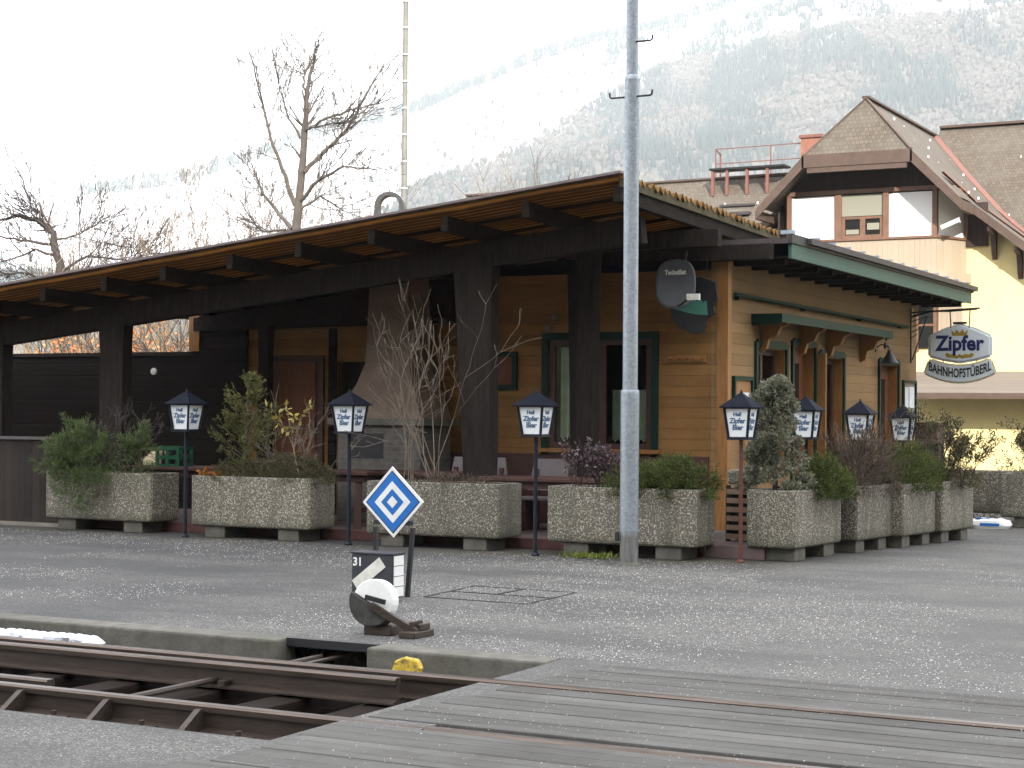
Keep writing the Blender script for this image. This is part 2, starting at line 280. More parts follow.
# ------------------------------------------------------------------ mesh helpers
class MB:
    def __init__(s): s.v = []; s.f = []; s.mi = []; s.k = 0
    def add(s, vs, fs):
        o = len(s.v); s.v += [tuple(p) for p in vs]
        for f in fs: s.f.append(tuple(i+o for i in f)); s.mi.append(s.k)
        return s
    def box(s, x0, x1, y0, y1, z0, z1):
        return s.add([(x0,y0,z0),(x1,y0,z0),(x1,y1,z0),(x0,y1,z0),(x0,y0,z1),(x1,y0,z1),(x1,y1,z1),(x0,y1,z1)],
                     [(0,3,2,1),(4,5,6,7),(0,1,5,4),(1,2,6,5),(2,3,7,6),(3,0,4,7)])
    def bar(s, p, q, w, h, up=(0, 0, 1)):
        p, q, up = Vector(p), Vector(q), Vector(up); d = (q-p).normalized(); x = d.cross(up)
        if x.length < 1e-4: x = d.cross(Vector((1, 0, 0)))
        x.normalize(); y = x.cross(d); vs = []
        for c in (p, q):
            for sx, sy in ((-1,-1),(1,-1),(1,1),(-1,1)): vs.append(c + x*sx*w/2 + y*sy*h/2)
        return s.add(vs, [(0,1,2,3),(7,6,5,4),(0,4,5,1),(1,5,6,2),(2,6,7,3),(3,7,4,0)])
    def tube(s, pts, rad, n=6, cap=True):
        pts = [Vector(p) for p in pts]
        if isinstance(rad, (int, float)): rad = [rad]*len(pts)
        ref = None; vs = []; fs = []
        for i, p in enumerate(pts):
            d = (pts[min(i+1, len(pts)-1)] - pts[max(i-1, 0)])
            if d.length < 1e-9: d = Vector((0, 0, 1))
            d.normalize()
            if ref is None: ref = Vector((1, 0, 0)) if abs(d.x) < .8 else Vector((0, 1, 0))
            x = (ref - d*ref.dot(d))
            if x.length < 1e-5: x = d.orthogonal()
            x.normalize(); ref = x; y = d.cross(x)
            for k in range(n):
                a = 2*math.pi*k/n; vs.append(p + (x*math.cos(a) + y*math.sin(a))*rad[i])
        for i in range(len(pts)-1):
            for k in range(n):
                a, b = i*n+k, i*n+(k+1) % n; fs.append((a, b, b+n, a+n))
        if cap: fs += [tuple(range(n))[::-1], tuple(range((len(pts)-1)*n, len(pts)*n))]
        return s.add(vs, fs)
    def lathe(s, prof, c=(0, 0, 0), n=16):
        vs = []; fs = []
        for r, z in prof:
            for k in range(n): a = 2*math.pi*k/n; vs.append((c[0]+r*math.cos(a), c[1]+r*math.sin(a), c[2]+z))
        for i in range(len(prof)-1):
            for k in range(n): a, b = i*n+k, i*n+(k+1) % n; fs.append((a, b, b+n, a+n))
        fs += [tuple(range(n))[::-1], tuple(range((len(prof)-1)*n, len(prof)*n))]
        return s.add(vs, fs)
    def prism(s, poly, o, ex, ey, d):
        """polygon poly (2d) in plane o + x*ex + y*ey extruded by vector d"""
        o, ex, ey, d = Vector(o), Vector(ex), Vector(ey), Vector(d); n = len(poly)
        a = [o + ex*x + ey*y for x, y in poly]; b = [p + d for p in a]
        fs = [tuple(range(n)), tuple(range(2*n-1, n-1, -1))] + [(i, i+n, (i+1) % n + n, (i+1) % n) for i in range(n)]
        return s.add(a+b, fs)
    def quad(s, *p): return s.add(p, [tuple(range(len(p)))])
    def build(s, name, mat, parent=None, smooth=False, bevel=0, off=None, recalc=True):
        me = bpy.data.meshes.new(name); me.from_pydata(s.v, [], s.f)
        for mm in (mat if isinstance(mat, (list, tuple)) else [mat]): me.materials.append(mm)
        if any(s.mi): me.polygons.foreach_set('material_index', s.mi)
        if recalc and len(s.f) < 60000:
            bm = bmesh.new(); bm.from_mesh(me); bmesh.ops.recalc_face_normals(bm, faces=bm.faces); bm.to_mesh(me); bm.free()
        if smooth: me.polygons.foreach_set('use_smooth', [True]*len(me.polygons)); 
        me.update()
        o = bpy.data.objects.new(name, me); COL.objects.link(o)
        if smooth:
            try: me.set_sharp_from_angle(angle=R(40))
            except Exception: pass
        if parent:
            o.parent = parent
            if off is None: off = (-parent.location if parent.type == 'EMPTY' and parent.parent is None and parent.get('worldcoords') else Vector((0, 0, 0)))
            o.location = off
        if bevel:
            b = o.modifiers.new('bevel', 'BEVEL'); b.width = bevel; b.segments = 2; b.limit_method = 'ANGLE'; b.angle_limit = R(40)
        return o

def tag(o, label, cat, group=None, kind=None):
    o['label'] = label; o['category'] = cat
    if group: o['group'] = group
    if kind: o['kind'] = kind
    return o
def thing(name, label, cat, loc=(0, 0, 0), rz=0, group=None, world=False):
    """Empty at the base; world=True: the children meshes are written in world coordinates"""
    o = bpy.data.objects.new(name, None); COL.objects.link(o); o.location = loc; o.rotation_euler = (0, 0, rz); o.empty_display_size = .2
    if world: o['worldcoords'] = 1
    return tag(o, label, cat, group)
def structure(o): o['kind'] = 'structure'; return o
def dup(root, loc=None, rz=None, label=None, scale=None):
    def rec(o, parent):
        c = o.copy(); COL.objects.link(c)
        if parent: c.parent = parent; c.matrix_parent_inverse = o.matrix_parent_inverse.copy()
        for ch in list(o.children): rec(ch, c)
        return c
    r = rec(root, None)
    if loc is not None: r.location = loc
    if rz is not None: r.rotation_euler = (0, 0, rz)
    if label: r['label'] = label
    if scale: r.scale = (scale,)*3
    return r

def text_mesh(s, size, bold=0.0, xs=1.0, shear=0, align='CENTER', extrude=.002):
    c = bpy.data.curves.new('lettering', 'FONT'); c.body = s; c.size = size; c.align_x = align; c.align_y = 'CENTER'; c.offset = bold; c.extrude = extrude; c.shear = shear; c.resolution_u = 3
    o = bpy.data.objects.new('lettering', c); COL.objects.link(o)
    dg = bpy.context.evaluated_depsgraph_get(); me = bpy.data.meshes.new_from_object(o.evaluated_get(dg))
    bpy.data.objects.remove(o); bpy.data.curves.remove(c)
    vs = [(v.co.x*xs, v.co.y, v.co.z) for v in me.vertices]; fs = [tuple(p.vertices) for p in me.polygons]
    bpy.data.meshes.remove(me); return vs, fs
def put_text(mb, s, size, o, ex, ey, bold=0, xs=1, shear=0, bend=None, extrude=.002):
    vs, fs = text_mesh(s, size, bold, xs, shear, extrude=extrude)
    ex, ey, o = Vector(ex).normalized(), Vector(ey).normalized(), Vector(o); en = ex.cross(ey); out = []
    for x, y, z in vs:
        if bend: x, y = bend(x, y)
        out.append(o + ex*x + ey*y + en*(z+extrude))
    mb.add(out, fs)

# ------------------------------------------------------------------ ground, track trench, crossing
TB0, TB1, TE = 7.2, 10.45, -5.15        # trench near and far edge, right end
g = MB()
for x0, x1, y0, y1 in ((-90, TE, TB1, 70), (TE, 60, TB1, 70), (TE, TE+.5, TB0, TB1), (TE+.5, 60, TB0, TB1), (-90, TE, -40, TB0), (TE, 60, -40, TB0)):
    zg = -.06 if (x0, y0) == (TE+.5, TB0) else 0
    g.quad((x0, y0, zg), (x1, y0, zg), (x1, y1, zg), (x0, y1, zg))
for p, q in (((TE+.5, TB0), (60, TB0)), ((TE+.5, TB1), (60, TB1)), ((TE+.5, TB0), (TE+.5, TB1)), ((60, TB0), (60, TB1))):
    g.quad((*p, -.06), (*q, -.06), (*q, 0), (*p, 0))
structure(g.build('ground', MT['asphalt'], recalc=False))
g = MB()
for x0, x1, y0, y1 in ((-3900, -90, -3900, 3900), (60, 3900, -3900, 3900), (-90, 60, 70, 3900), (-90, 60, -3900, -40)):
    g.quad((x0, y0, 0), (x1, y0, 0), (x1, y1, 0), (x0, y1, 0))
structure(g.build('terrain', MT['meadow']))
g = MB()
zb = -.30
g.quad((-90, TB0, zb), (TE, TB0, zb), (TE, TB1, zb), (-90, TB1, zb)); g.quad((-90, TB0, zb), (TE, TB0, zb), (TE, TB0, 0), (-90, TB0, 0)); g.quad((TE, TB0, zb), (TE, TB1, zb), (TE, TB1, 0), (TE, TB0, 0)); g.quad((-90, TB1+.35, zb), (TE, TB1+.35, zb), (TE, TB1+.35, 0), (-90, TB1+.35, 0)); g.quad((-90, TB1, zb), (TE, TB1, zb), (TE, TB1+.35, zb), (-90, TB1+.35, zb))
structure(g.build('track_bed', MT['ballast'], recalc=False))
def kerb(x0, x1):
    b = MB(); b.box(x0, x1, TB1-.16, TB1+.10, -.29, .012)
    return structure(b.build('kerb', MT['concrete'], bevel=.018))
for x0, x1 in ((-40, -24), (-23.98, -15.6), (-15.58, -7.32), (-6.55, -5.16)): kerb(x0, x1)
# dark duct under the paving between the kerbs
d = MB(); d.box(-7.32, -6.55, TB1-.02, TB1+.02, -.045, .014); structure(d.build('kerb_lintel', MT['black']))

def rail(x0, x1, bc, label, ztop=.012):
    t = thing('rail', label, 'rail', (x0, bc, -.16), world=True, group='rails of the railway track')
    h = MB(); h.prism([(-.036, 0), (-.036, .03), (-.028, .042), (.028, .042), (.036, .03), (.036, 0)], (x0, bc, ztop-.042), (0, 1, 0), (0, 0, 1), (x1-x0, 0, 0))
    h.build('head', MT['railhead'], t)
    f = MB(); f.prism([(-.065, 0), (.065, 0), (.065, .012), (.010, .028), (.010, .118), (-.010, .118), (-.010, .028), (-.065, .012)], (x0, bc, ztop-.161), (0, 1, 0), (0, 0, 1), (x1-x0, 0, 0))
    f.build('web', MT['rust'], t); return t
rail(-90, 45, 9.42, 'long rusty rail running past the kerb and on through the planks', .018)
rail(-90, 45, 7.90, 'long rusty rail nearest the front edge of the asphalt', .005)
rail(-90, -5.62, 9.20, 'short rusty switch blade rail ending before the planks, inside the far rail', .014)
rail(-90, -7.6, 8.30, 'thin lower rail lying just inside the near rail', -.03)
# sleepers with chairs
sl = None
rng = random.Random(3)
for k in range(34):
    x = -5.75 - .66*k
    if sl is None:
        sl = thing('sleeper', 'dark tarred wooden sleeper lying under the rusty rails', 'sleeper', (x, 8.65, -.30), group='sleepers under the track')
        b = MB(); b.box(-.12, .12, -1.3, 1.3, 0, .135); b.build('beam', MT['sleeper'], sl, bevel=.012)
        for yy in (-.75, .77):
            c = MB(); c.box(-.1, .1, yy-.2, yy+.2, .1362, .15)
            for sy in (-.15, .15):
                c.lathe([(.03, .15), (.03, .175), (.018, .18), (.018, .205)], (0, yy+sy, 0), 6); c.box(-.07, .07, yy+sy*.8-.03, yy+sy*.8+.03, .15, .17)
            c.build('chair', MT['rust'], sl)
    else: dup(sl, (x + rng.uniform(-.02, .02), 8.65, -.30))
# brace brackets under the near rail
for k in range(7):
    x = -6.1 - .66*k
    b = MB(); b.prism([(0, 0), (.22, 0), (.03, .12), (0, .12)], (x-.02, 7.90-.03, -.14), (0, -1, 0), (0, 0, 1), (.04, 0, 0))
    tag(b.build('rail_brace', MT['rust']), 'small rusty wedge brace against the outside of the near rail', 'rail brace', 'braces along the near rail')
b = MB(); b.tube([(-7.0, 8.0, -.10), (-7.0, 10.4, -.10)], .022, 8); b.bar((-6.9, 9.1, -.1), (-6.9, 11.0, -.1), .05, .015)
tag(b.build('switch_rod', MT['rust']), 'rusty rod running from the rails into the dark gap between kerbs', 'rod')
b = MB()
for k in range(40):
    x = -11.6+k*.08; b.lathe([(.09*rng.uniform(.6, 1.2), 0), (.07, .03*rng.uniform(.6, 1.3)), (.03, .05), (.004, .055)], (x, 9.70+rng.uniform(-.03, .03), -.022), 9)
b.box(-13, -8.75, 9.62, 9.74, -.1, -.02)
o = b.build('snow_patch', MT['snow'], smooth=True); tag(o, 'long strip of old snow lying between the rail and the kerb', 'snow'); o['kind'] = 'thing'
for x, y, s in ((-7.3, 8.75, .2), (-6.65, 8.95, .17), (-8.0, 8.7, .2), (-8.65, 8.9, .18), (-7.95, 9.05, .12), (-6.1, 8.7, .14)):
    b = MB(); b.lathe([(s, 0), (s*.7, .03), (s*.1, .045)], (x, y, -.30 + .001), 9)
    o = tag(b.build('snow_patch', MT['snow'], smooth=True), 'small leftover of snow on the ballast between the rails', 'snow', 'snow remnants between the rails'); o['kind'] = 'thing'
# timber crossing deck: planks between and beside the rails
planks = [(6.25, 6.62), (6.63, 7.0), (7.01, 7.38), (7.39, 7.81), (8.01, 8.28), (8.29, 8.58), (8.59, 8.88), (8.89, 9.13), (9.14, 9.35), (9.50, 9.80), (9.81, 10.12), (10.13, 10.42)]
for k, (y0, y1) in enumerate(planks):
    x0 = TE + (y0-7.2)*.13 + rng.uniform(-.05, .03) + (.12 if y0 < 7.3 else 0)
    b = MB(); b.box(x0, 40, y0, y1-.012, -.05, .008)
    structure(b.build('crossing_plank', MT['planks'], bevel=.006))
# thin hatch frame drawn by a metal edge in the paving
b = MB()
q = [(-7.95, 13.45), (-8.05, 14.55), (-6.95, 14.5), (-6.9, 13.4)]
for i in range(4): b.bar((*q[i], .002), (*q[(i+1) % 4], .002), .02, .006)
b.bar((-7.5, 14.0, .002), (-7.5, 14.5, .002), .02, .008); b.bar((-8, 14.0, .0025), (-6.92, 13.95, .0025), .018, .006)
tag(b.build('hatch_frame', MT['black']), 'dark rectangular hatch outline set into the asphalt', 'hatch')
# loose grit
def chips(name, n, region, smin, smax, seed, mats, label_kind=True):
    r = np.random.default_rng(seed); P = region(r, n); n = len(P)
    s = r.uniform(smin, smax, n); ang = r.uniform(0, 6.28, (n, 1)) + np.array([[0, 1.7, 3.1, 4.6]])
    rad = s[:, None]*r.uniform(.5, 1, (n, 4)); V = np.zeros((n, 5, 3)); V[:, :4, 0] = P[:, :1] + np.cos(ang)*rad; V[:, :4, 1] = P[:, 1:2] + np.sin(ang)*rad; V[:, :4, 2] = .002
    V[:, 4, :2] = P; V[:, 4, 2] = s*r.uniform(.5, .9, n)
    idx = np.arange(n)[:, None, None]*5 + np.array([[[0, 1, 4], [1, 2, 4], [2, 3, 4], [3, 0, 4]]])
    me = bpy.data.meshes.new(name); me.from_pydata(V.reshape(-1, 3).tolist(), [], idx.reshape(-1, 3).tolist()); me.materials.append(mats)
    o = bpy.data.objects.new(name, me); COL.objects.link(o); o['kind'] = 'stuff'; return o
m = Mat('pale_grit_chips', .8); m.col(m.ramp(m.island(), [(0, (.20, .195, .185)), (.55, (.36, .355, .34)), (1, (.62, .61, .58))])); MT['grit'] = m.m
def reg(r, n):
    P = np.column_stack([r.uniform(-19, 4, n), 10.6 + 14*r.uniform(0, 1, n)**1.25])
    c = np.array([mnoise.noise(Vector((x*.6, y*.6, 3))) + .5*mnoise.noise(Vector((x*2.1, y*2.1, 9))) for x, y in P])
    band = np.exp(-((P[:, 1]-17.0)/1.0)**2)*.5*(P[:, 0] < -6) + np.exp(-((P[:, 0]+6)/2.6)**2 - ((P[:, 1]-13.2)/2.4)**2)*.7
    ok = (c*1.25 + band*1.3 + r.uniform(-.4, .4, n)) > .38
    ok &= ~((P[:, 0] < -7.2) & (P[:, 1] > 18.2)) & ~((P[:, 0] < -5.2) & (P[:, 1] > 18.6))
    return P[ok]
o = chips('gravel', 150000, reg, .0035, .0095, 5, MT['grit']); o['label'] = 'pale loose grit scattered over the asphalt'; o['category'] = 'gravel'
def reg2(r, n):
    P = np.column_stack([r.uniform(-5, 3, n), r.uniform(6.3, 10.4, n)]); ok = np.array([mnoise.noise(Vector((x, y*1.5, 1))) for x, y in P]) + r.uniform(-.5, .5, n) + np.exp(-((P[:, 1]-9.9)/.5)**2)*.5 > .25
    return P[ok]
o = chips('grit', 9000, reg2, .003, .0065, 6, MT['grit']); o.location.z = .008; o['label'] = 'fine pale grit on the crossing planks'; o['category'] = 'gravel'

# ------------------------------------------------------------------ mountain and far woods
CY, SY = math.cos(YAW), math.sin(YAW)
def polar(az, r):   # az degrees to the right of the camera heading
    x, y = r*math.sin(R(az)), r*math.cos(R(az)); return x*CY - y*SY, x*SY + y*CY
RA = np.array([-60, -22.3, -16.4, -14, -10.2, -9.8, -8.9, -7.6, -5.9, -4.5, -3.2, -2, -.6, .44, 1.8, 3.5, 5.8, 9.3, 14, 18.6, 24, 60])
RT = np.array([.07, .1023, .1135, .1224, .1349, .1396, .1447, .1539, .165, .1713, .1781, .1888, .1994, .2082, .2164, .225, .2343, .2585, .2828, .2934, .283, .2])
FA = np.array([-60, -10, -4.4, -3, .07, 2.1, 4.7, 8.2, 11.7, 14.4, 16.3, 21.5, 60])
FT = np.array([.04, .08, .1128, .1332, .1511, .1743, .1989, .2151, .224, .2254, .2274, .2346, .2])
R0, R1 = 900, 2900
def mheight(az, r):
    t = min(1, max(0, (r-R0)/(R1-R0))); tan_r = np.interp(az, RA, RT)
    x, y = polar(az, r)
    n = (mnoise.fractal(Vector((x*.003, y*.003, .5)), 1., 2., 6) * 55 + mnoise.fractal(Vector((x*.012, y*.012, 7)), 1., 2., 4)*14) * min(1, t*3) * (1 - .75*t)
    return tan_r*R1*(t**1.12) + n
naz, nr = 300, 110
azs = np.linspace(-48, 48, naz); rs = np.concatenate([np.linspace(R0, R1, nr), [R1+120, R1+420]])
V = []; snow = []
for az in azs:
    for r in rs:
        if r <= R1: h = mheight(az, r)
        else: h = mheight(az, R1) - (r-R1)*.5
        x, y = polar(az, r); V.append((x, y, h)); tn = h/r
        n = mnoise.fractal(Vector((az*.9, tn*60, 0)), 1, 2, 5)
        fb = np.interp(az, FA, FT)
        snow.append(1/(1+math.exp(-(tn - fb + n*.006)/.0022)))
nr2 = len(rs); F = [(i*nr2+j, (i+1)*nr2+j, (i+1)*nr2+j+1, i*nr2+j+1) for i in range(naz-1) for j in range(nr2-1)]
me = bpy.data.meshes.new('mountain'); me.from_pydata(V, [], F); at = me.attributes.new('snow_cover', 'FLOAT', 'POINT'); at.data.foreach_set('value', snow)
me.polygons.foreach_set('use_smooth', [True]*len(F))
m = Mat('mountain_slope', .95)
an = N(m.nt, 'ShaderNodeAttribute'); an.attribute_name = 'snow_cover'
n = m.noise(.02, 7, .75); n2 = m.noise(.0045, 6, .7)
floor_ = m.ramp(n, [(.3, (.026, .028, .027)), (.5, (.055, .053, .046)), (.68, (.12, .112, .095))])
floor_ = m.mix(m.rng(n2, .45, .65, 0, .6), floor_, (.11, .102, .085))
rocky = m.ramp(m.noise(.03, 8, .75), [(.34, (.22, .21, .2)), (.46, (.62, .64, .68)), (.7, (.80, .82, .86))])
m.col(m.mix(an.outputs['Fac'], floor_, rocky)); me.materials.append(m.m)
mo = structure(bpy.data.objects.new('mountain', me)); COL.objects.link(mo)
# forest on the mountain: cones (conifers) and ragged clubs (leafless)
def forest(name, n, mat, seed, want, hmin, hmax, wf, sides, label):
    r = random.Random(seed); vs = []; fs = []; k = 0; tries = 0
    while k < n and tries < n*14:
        tries += 1
        az = r.uniform(-21, 33); rr = 1250 + (R1-1250)*r.random()**.8
        h = mheight(az, rr); tn = h/rr; fb = float(np.interp(az, FA, FT))
        if not want(az, rr, tn, fb, r): continue
        x, y = polar(az, rr); H = r.uniform(hmin, hmax)*(.75+.25*rr/R1); W = H*wf*r.uniform(.7, 1.2); o = len(vs); z = h-1
        a0 = r.uniform(0, 6.28)
        if sides == 5:
            for j in range(5): a = a0+j*1.2566; vs.append((x+W*math.cos(a), y+W*math.sin(a), z+H*.08))
            vs.append((x, y, z+H))
            for j in range(5): fs.append((o+j, o+(j+1) % 5, o+5))
        else:
            for q in range(3):
                dx, dy, dz = r.uniform(-.4, .4)*W, r.uniform(-.4, .4)*W, r.uniform(.3, .7)*H; o = len(vs); ww = W*r.uniform(.4, .8)
                vs += [(x+dx+ww, y+dy, z+dz), (x+dx-ww*.5, y+dy+ww*.87, z+dz), (x+dx-ww*.5, y+dy-ww*.87, z+dz), (x+dx, y+dy, z+dz+H*.35), (x+dx, y+dy, z)]
                fs += [(o, o+1, o+3), (o+1, o+2, o+3), (o+2, o, o+3), (o, o+4, o+1), (o+1, o+4, o+2), (o+2, o+4, o)]
        k += 1
    me = bpy.data.meshes.new(name); me.from_pydata(vs, [], fs); me.materials.append(mat)
    o = bpy.data.objects.new(name, me); COL.objects.link(o); o['kind'] = 'stuff'; o['label'] = label; o['category'] = 'forest'
def patch(az, tn): return mnoise.fractal(Vector((az*.35, tn*38, 4)), 1, 2, 4)
def wc(az, rr, tn, fb, r):
    if tn > fb:
        ridge = float(np.interp(az, RA, RT))
        if tn > ridge*.965 and az > -14: return r.random() < .55 and mnoise.noise(Vector((az*3, 0, 0))) > -.25
        return r.random() < .006 + .5*(az > 3.0)*(patch(az*2, tn*2) > .08)
    return patch(az, tn)*1.5 + r.uniform(-.3, .3) > -.08
def wb(az, rr, tn, fb, r):
    if tn > fb: return r.random() < .008
    return patch(az, tn)*1.5 + r.uniform(-.3, .3) < .10
forest('conifer_forest', 36000, MT['conifer_far'], 11, wc, 8, 15, .17, 5, 'hazy dark conifers covering the mountain slope')
forest('leafless_forest', 28000, MT['bare_far'], 12, wb, 6, 11, .36, 3, 'pale leafless woods mixed among the mountain conifers')

# added unseen ridge behind the camera, sized to keep sun off the yard
g = MB(); nP = 60
hp = Vector((.8, .6, 0)); hd = SUN_H
HH = 3.0 + math.tan(SUN_EL)*(200+33)
prev = None
for i in range(nP+1):
    s = -700 + 1400*i/nP; hh = HH + 2.5*mnoise.noise(Vector((s*.02, 1, 0))) 
    if abs(s) > 450: hh *= 1 - (abs(s)-450)/400
    row_ = [hp*s + hd*70 + Vector((0, 0, -.3)), hp*s + hd*140 + Vector((0, 0, hh*.62)), hp*s + hd*200 + Vector((0, 0, hh)), hp*s + hd*420 + Vector((0, 0, hh*.5)), hp*s + hd*600 + Vector((0, 0, -.3))]
    if prev:
        for j in range(4): g.quad(prev[j], row_[j], row_[j+1], prev[j+1])
    prev = row_
structure(g.build('added_shade_ridge', MT['meadow'], smooth=True))

# haze
b = MB(); b.box(-4100, 4100, -4100, 4100, -1.6, 1150)
hz = b.build('haze', None if False else MT['white']); hz.data.materials.clear()
m = bpy.data.materials.new('valley_haze'); m.use_nodes = True; m.node_tree.nodes.clear()
mo_ = N(m.node_tree, 'ShaderNodeOutputMaterial'); pv = N(m.node_tree, 'ShaderNodeVolumePrincipled'); pv.inputs['Color'].default_value = (.89, .945, 1, 1); pv.inputs['Density'].default_value = .00021; pv.inputs['Anisotropy'].default_value = 0.0
m.node_tree.links.new(pv.outputs[0], mo_.inputs['Volume']); hz.data.materials.append(m); hz['kind'] = 'stuff'

#PART2
# ------------------------------------------------------------------ the inn building
AX, BX = -8.34, 22.0          # front right corner
inn = thing('inn_building', 'low ochre timber inn with green window frames and a green eave board', 'inn', (AX, BX, 0), world=True)
def wall_with_holes(mb, axis, const, t, s0, s1, z0, z1, holes):
    """wall along a (axis 0) or b (axis 1); holes (h0,h1,zb,zt); built from abutting blocks"""
    def bx(p0, p1, q0, q1):
        if p1-p0 < 1e-4 or q1-q0 < 1e-4: return
        if axis == 0: mb.box(p0, p1, const, const+t, q0, q1)
        else: mb.box(const-t, const, p0, p1, q0, q1)
    cur = s0
    for h0, h1, zb, zt in sorted(holes):
        bx(cur, h0, z0, z1); bx(h0, h1, z0, zb); bx(h0, h1, zt, z1); cur = h1
    bx(cur, s1, z0, z1)
FW = [(-11.0, -9.42, 1.16, 2.68), (-14.55, -13.75, .1, 2.4)]
b = MB(); wall_with_holes(b, 0, BX, .22, -12.4, AX-.222, .1, 3.60, FW[:1]); wall_with_holes(b, 0, BX, .22, -17.2, -12.4, .1, 2.98, FW[1:]); b.build('front_wall', MT['ochre'], inn)
SW = [(23.15, 24.38, .95, 2.60), (24.72, 25.72, .1, 2.68), (26.02, 27.2, .95, 2.56), (29.30, 30.45, .1, 2.54)]
b = MB(); wall_with_holes(b, 1, AX, .22, BX, 31.75, .0, 3.72, SW); b.build('side_wall', MT['ochre_side'], inn)
b = MB(); b.box(AX-.03, AX+.03, BX-.03, BX+.10, .0, 3.7); b.box(AX-.13, AX-.031, BX-.03, BX-.002, .0, 3.7); b.build('corner_post', MT['ochre_trim'], inn)
b = MB(); b.box(-17.2, AX-.23, 31.5, 31.72, 0, 3.7); b.box(-17.42, -17.2, 22.3, 31.72, 0, 3.7); b.build('rear_wall', MT['black_boards'], inn)
b = MB(); b.box(-17.0, AX-.3, 23.6, 23.7, .1, 3.6); b.box(AX-2.0, AX-1.9, 23.7, 31.4, .1, 3.6); b.build('inner_partition', MT['interior'], inn)
# red brown panelling under the porch
b = MB(); b.box(-13.4, AX-.24, BX-.035, BX-.003, .1, 1.08); b.build('lower_panelling', MT['redbrown'], inn)
# roof
b = MB()
prof = [(-7.5, 3.985), (-9.2, 4.0), (-12.5, 3.76), (-17.9, 3.2)]
for (x0, z0), (x1, z1) in zip(prof, prof[1:]):
    b.add([(x0, 22.0, z0), (x1, 22.0, z1), (x1, 32.3, z1), (x0, 32.3, z0), (x0, 22.0, z0-.07), (x1, 22.0, z1-.07), (x1, 32.3, z1-.07), (x0, 32.3, z0-.07)], [(0,1,2,3),(7,6,5,4),(0,4,5,1),(3,2,6,7),(0,3,7,4),(1,5,6,2)])
b.build('roof', MT['roof_felt'], inn)
b = MB(); b.box(-7.50, -7.455, 22.05, 32.25, 3.72, 3.915); b.build('eave_board', MT['green_fascia'], inn)
b = MB(); b.box(-7.498, -7.43, 22.0, 32.32, 3.918, 4.04); b.box(-7.43, -7.36, 22.6, 32.36, 3.95, 4.03)
gut = b.build('gutter', MT['gutter'], inn)
MT['zinc'] = plain('pale_blue_zinc', (.35, .42, .50), .4, .2, 9)
for k in range(13):
    b = MB(); b.box(-7.46, -7.35, 22.9+k*.72, 22.95+k*.72, 4.042, 4.065); b.build('gutter_clip', MT['zinc'], gut)
b = MB(); b.box(-7.6, -7.42, 22.02, 22.1, 4.042, 4.09); b.build('gutter_end', MT['zinc'], gut)
b = MB(); b.box(AX+.001, -7.50, 22.1, 32.2, 3.735, 3.76); b.build('soffit', MT['rafter'], inn)
for k in range(15):
    b = MB(); b.box(AX+.003, -7.62, 22.25+k*.7, 22.37+k*.7, 3.66, 3.733); b.build('rafter_tail', MT['rafter'], inn)

def framed_window_front(x0, x1, z0, z1):
    f = MB(); y = BX
    f.box(x0-.10, x0, y-.035, y-.002, z0-.1, z1+.10); f.box(x1, x1+.10, y-.035, y-.002, z0-.1, z1+.10); f.box(x0, x1, y-.035, y-.002, z1, z1+.10)
    fr = f.build('window', MT['green'], inn)
    s = MB(); s.box(x0-.14, x1+.14, y-.09, y-.002, z0-.055, z0-.001); s.build('sill', MT['ochre_trim'], fr)
    r = MB(); mx = (x0+x1)/2
    for xa, xb in ((x0+.001, x0+.09), (x1-.09, x1-.001), (mx-.09, mx+.09)): r.box(xa, xb, y+.01, y+.06, z0+.001, z1-.001)
    for za, zb in ((z0+.001, z0+.08), (z1-.08, z1-.001)):
        r.box(x0+.09, mx-.09, y+.01, y+.06, za, zb); r.box(mx+.09, x1-.09, y+.01, y+.06, za, zb)
    r.build('sash', MT['redbrown'], fr)
    p = MB()
    for xa, xb in ((x0+.09, mx-.09), (mx+.09, x1-.09)): p.box(xa, xb, y+.035, y+.04, z0+.08, z1-.08)
    p.build('pane', glass_clear(), fr)
    return fr
def glass_clear():
    if 'glass_clear' in MT: return MT['glass_clear']
    m = Mat('clear_window_glass', .05); nt_ = m.nt; g_ = N(nt_, 'ShaderNodeBsdfGlossy'); g_.inputs['Roughness'].default_value = .04; t_ = N(nt_, 'ShaderNodeBsdfTransparent'); t_.inputs[0].default_value = (.86, .9, .88, 1)
    mx_ = N(nt_, 'ShaderNodeMixShader'); fr_ = N(nt_, 'ShaderNodeFresnel'); fr_.inputs[0].default_value = 1.5
    m.L(fr_.outputs[0], mx_.inputs[0]); m.L(t_.outputs[0], mx_.inputs[1]); m.L(g_.outputs[0], mx_.inputs[2]); m.L(mx_.outputs[0], nt_.nodes['Material Output'].inputs[0])
    MT['glass_clear'] = m.m; return m.m
def curtain(mb, x0, x1, y, z0, z1, folds=6, gather=0.0, scallop=True):
    n = folds*6; r0 = len(mb.v); rows = 8; vs = []
    for j in range(rows+1):
        t = j/rows
        for i in range(n+1):
            u = i/n; x = x0 + (x1-x0)*(u*(1-gather*(1-t)) if gather >= 0 else 1-(1-u)*(1+gather*(1-t)))
            zz = z0 + (z1-z0)*t - (abs(math.sin(u*folds*math.pi*1.0))*.05 if (scallop and j == 0) else 0)
            vs.append((x, y + .025*math.sin(u*folds*2*math.pi + .6*math.sin(u*9)), zz))
    mb.add(vs, [(j*(n+1)+i, j*(n+1)+i+1, (j+1)*(n+1)+i+1, (j+1)*(n+1)+i) for j in range(rows) for i in range(n)])
fw = framed_window_front(*FW[0][:2], FW[0][2], FW[0][3])
b = MB(); curtain(b, -10.85, -10.40, BX+.085, 1.32, 2.58, 5, 0.25)
b.build('curtain', MT['curtain'], fw, smooth=True)
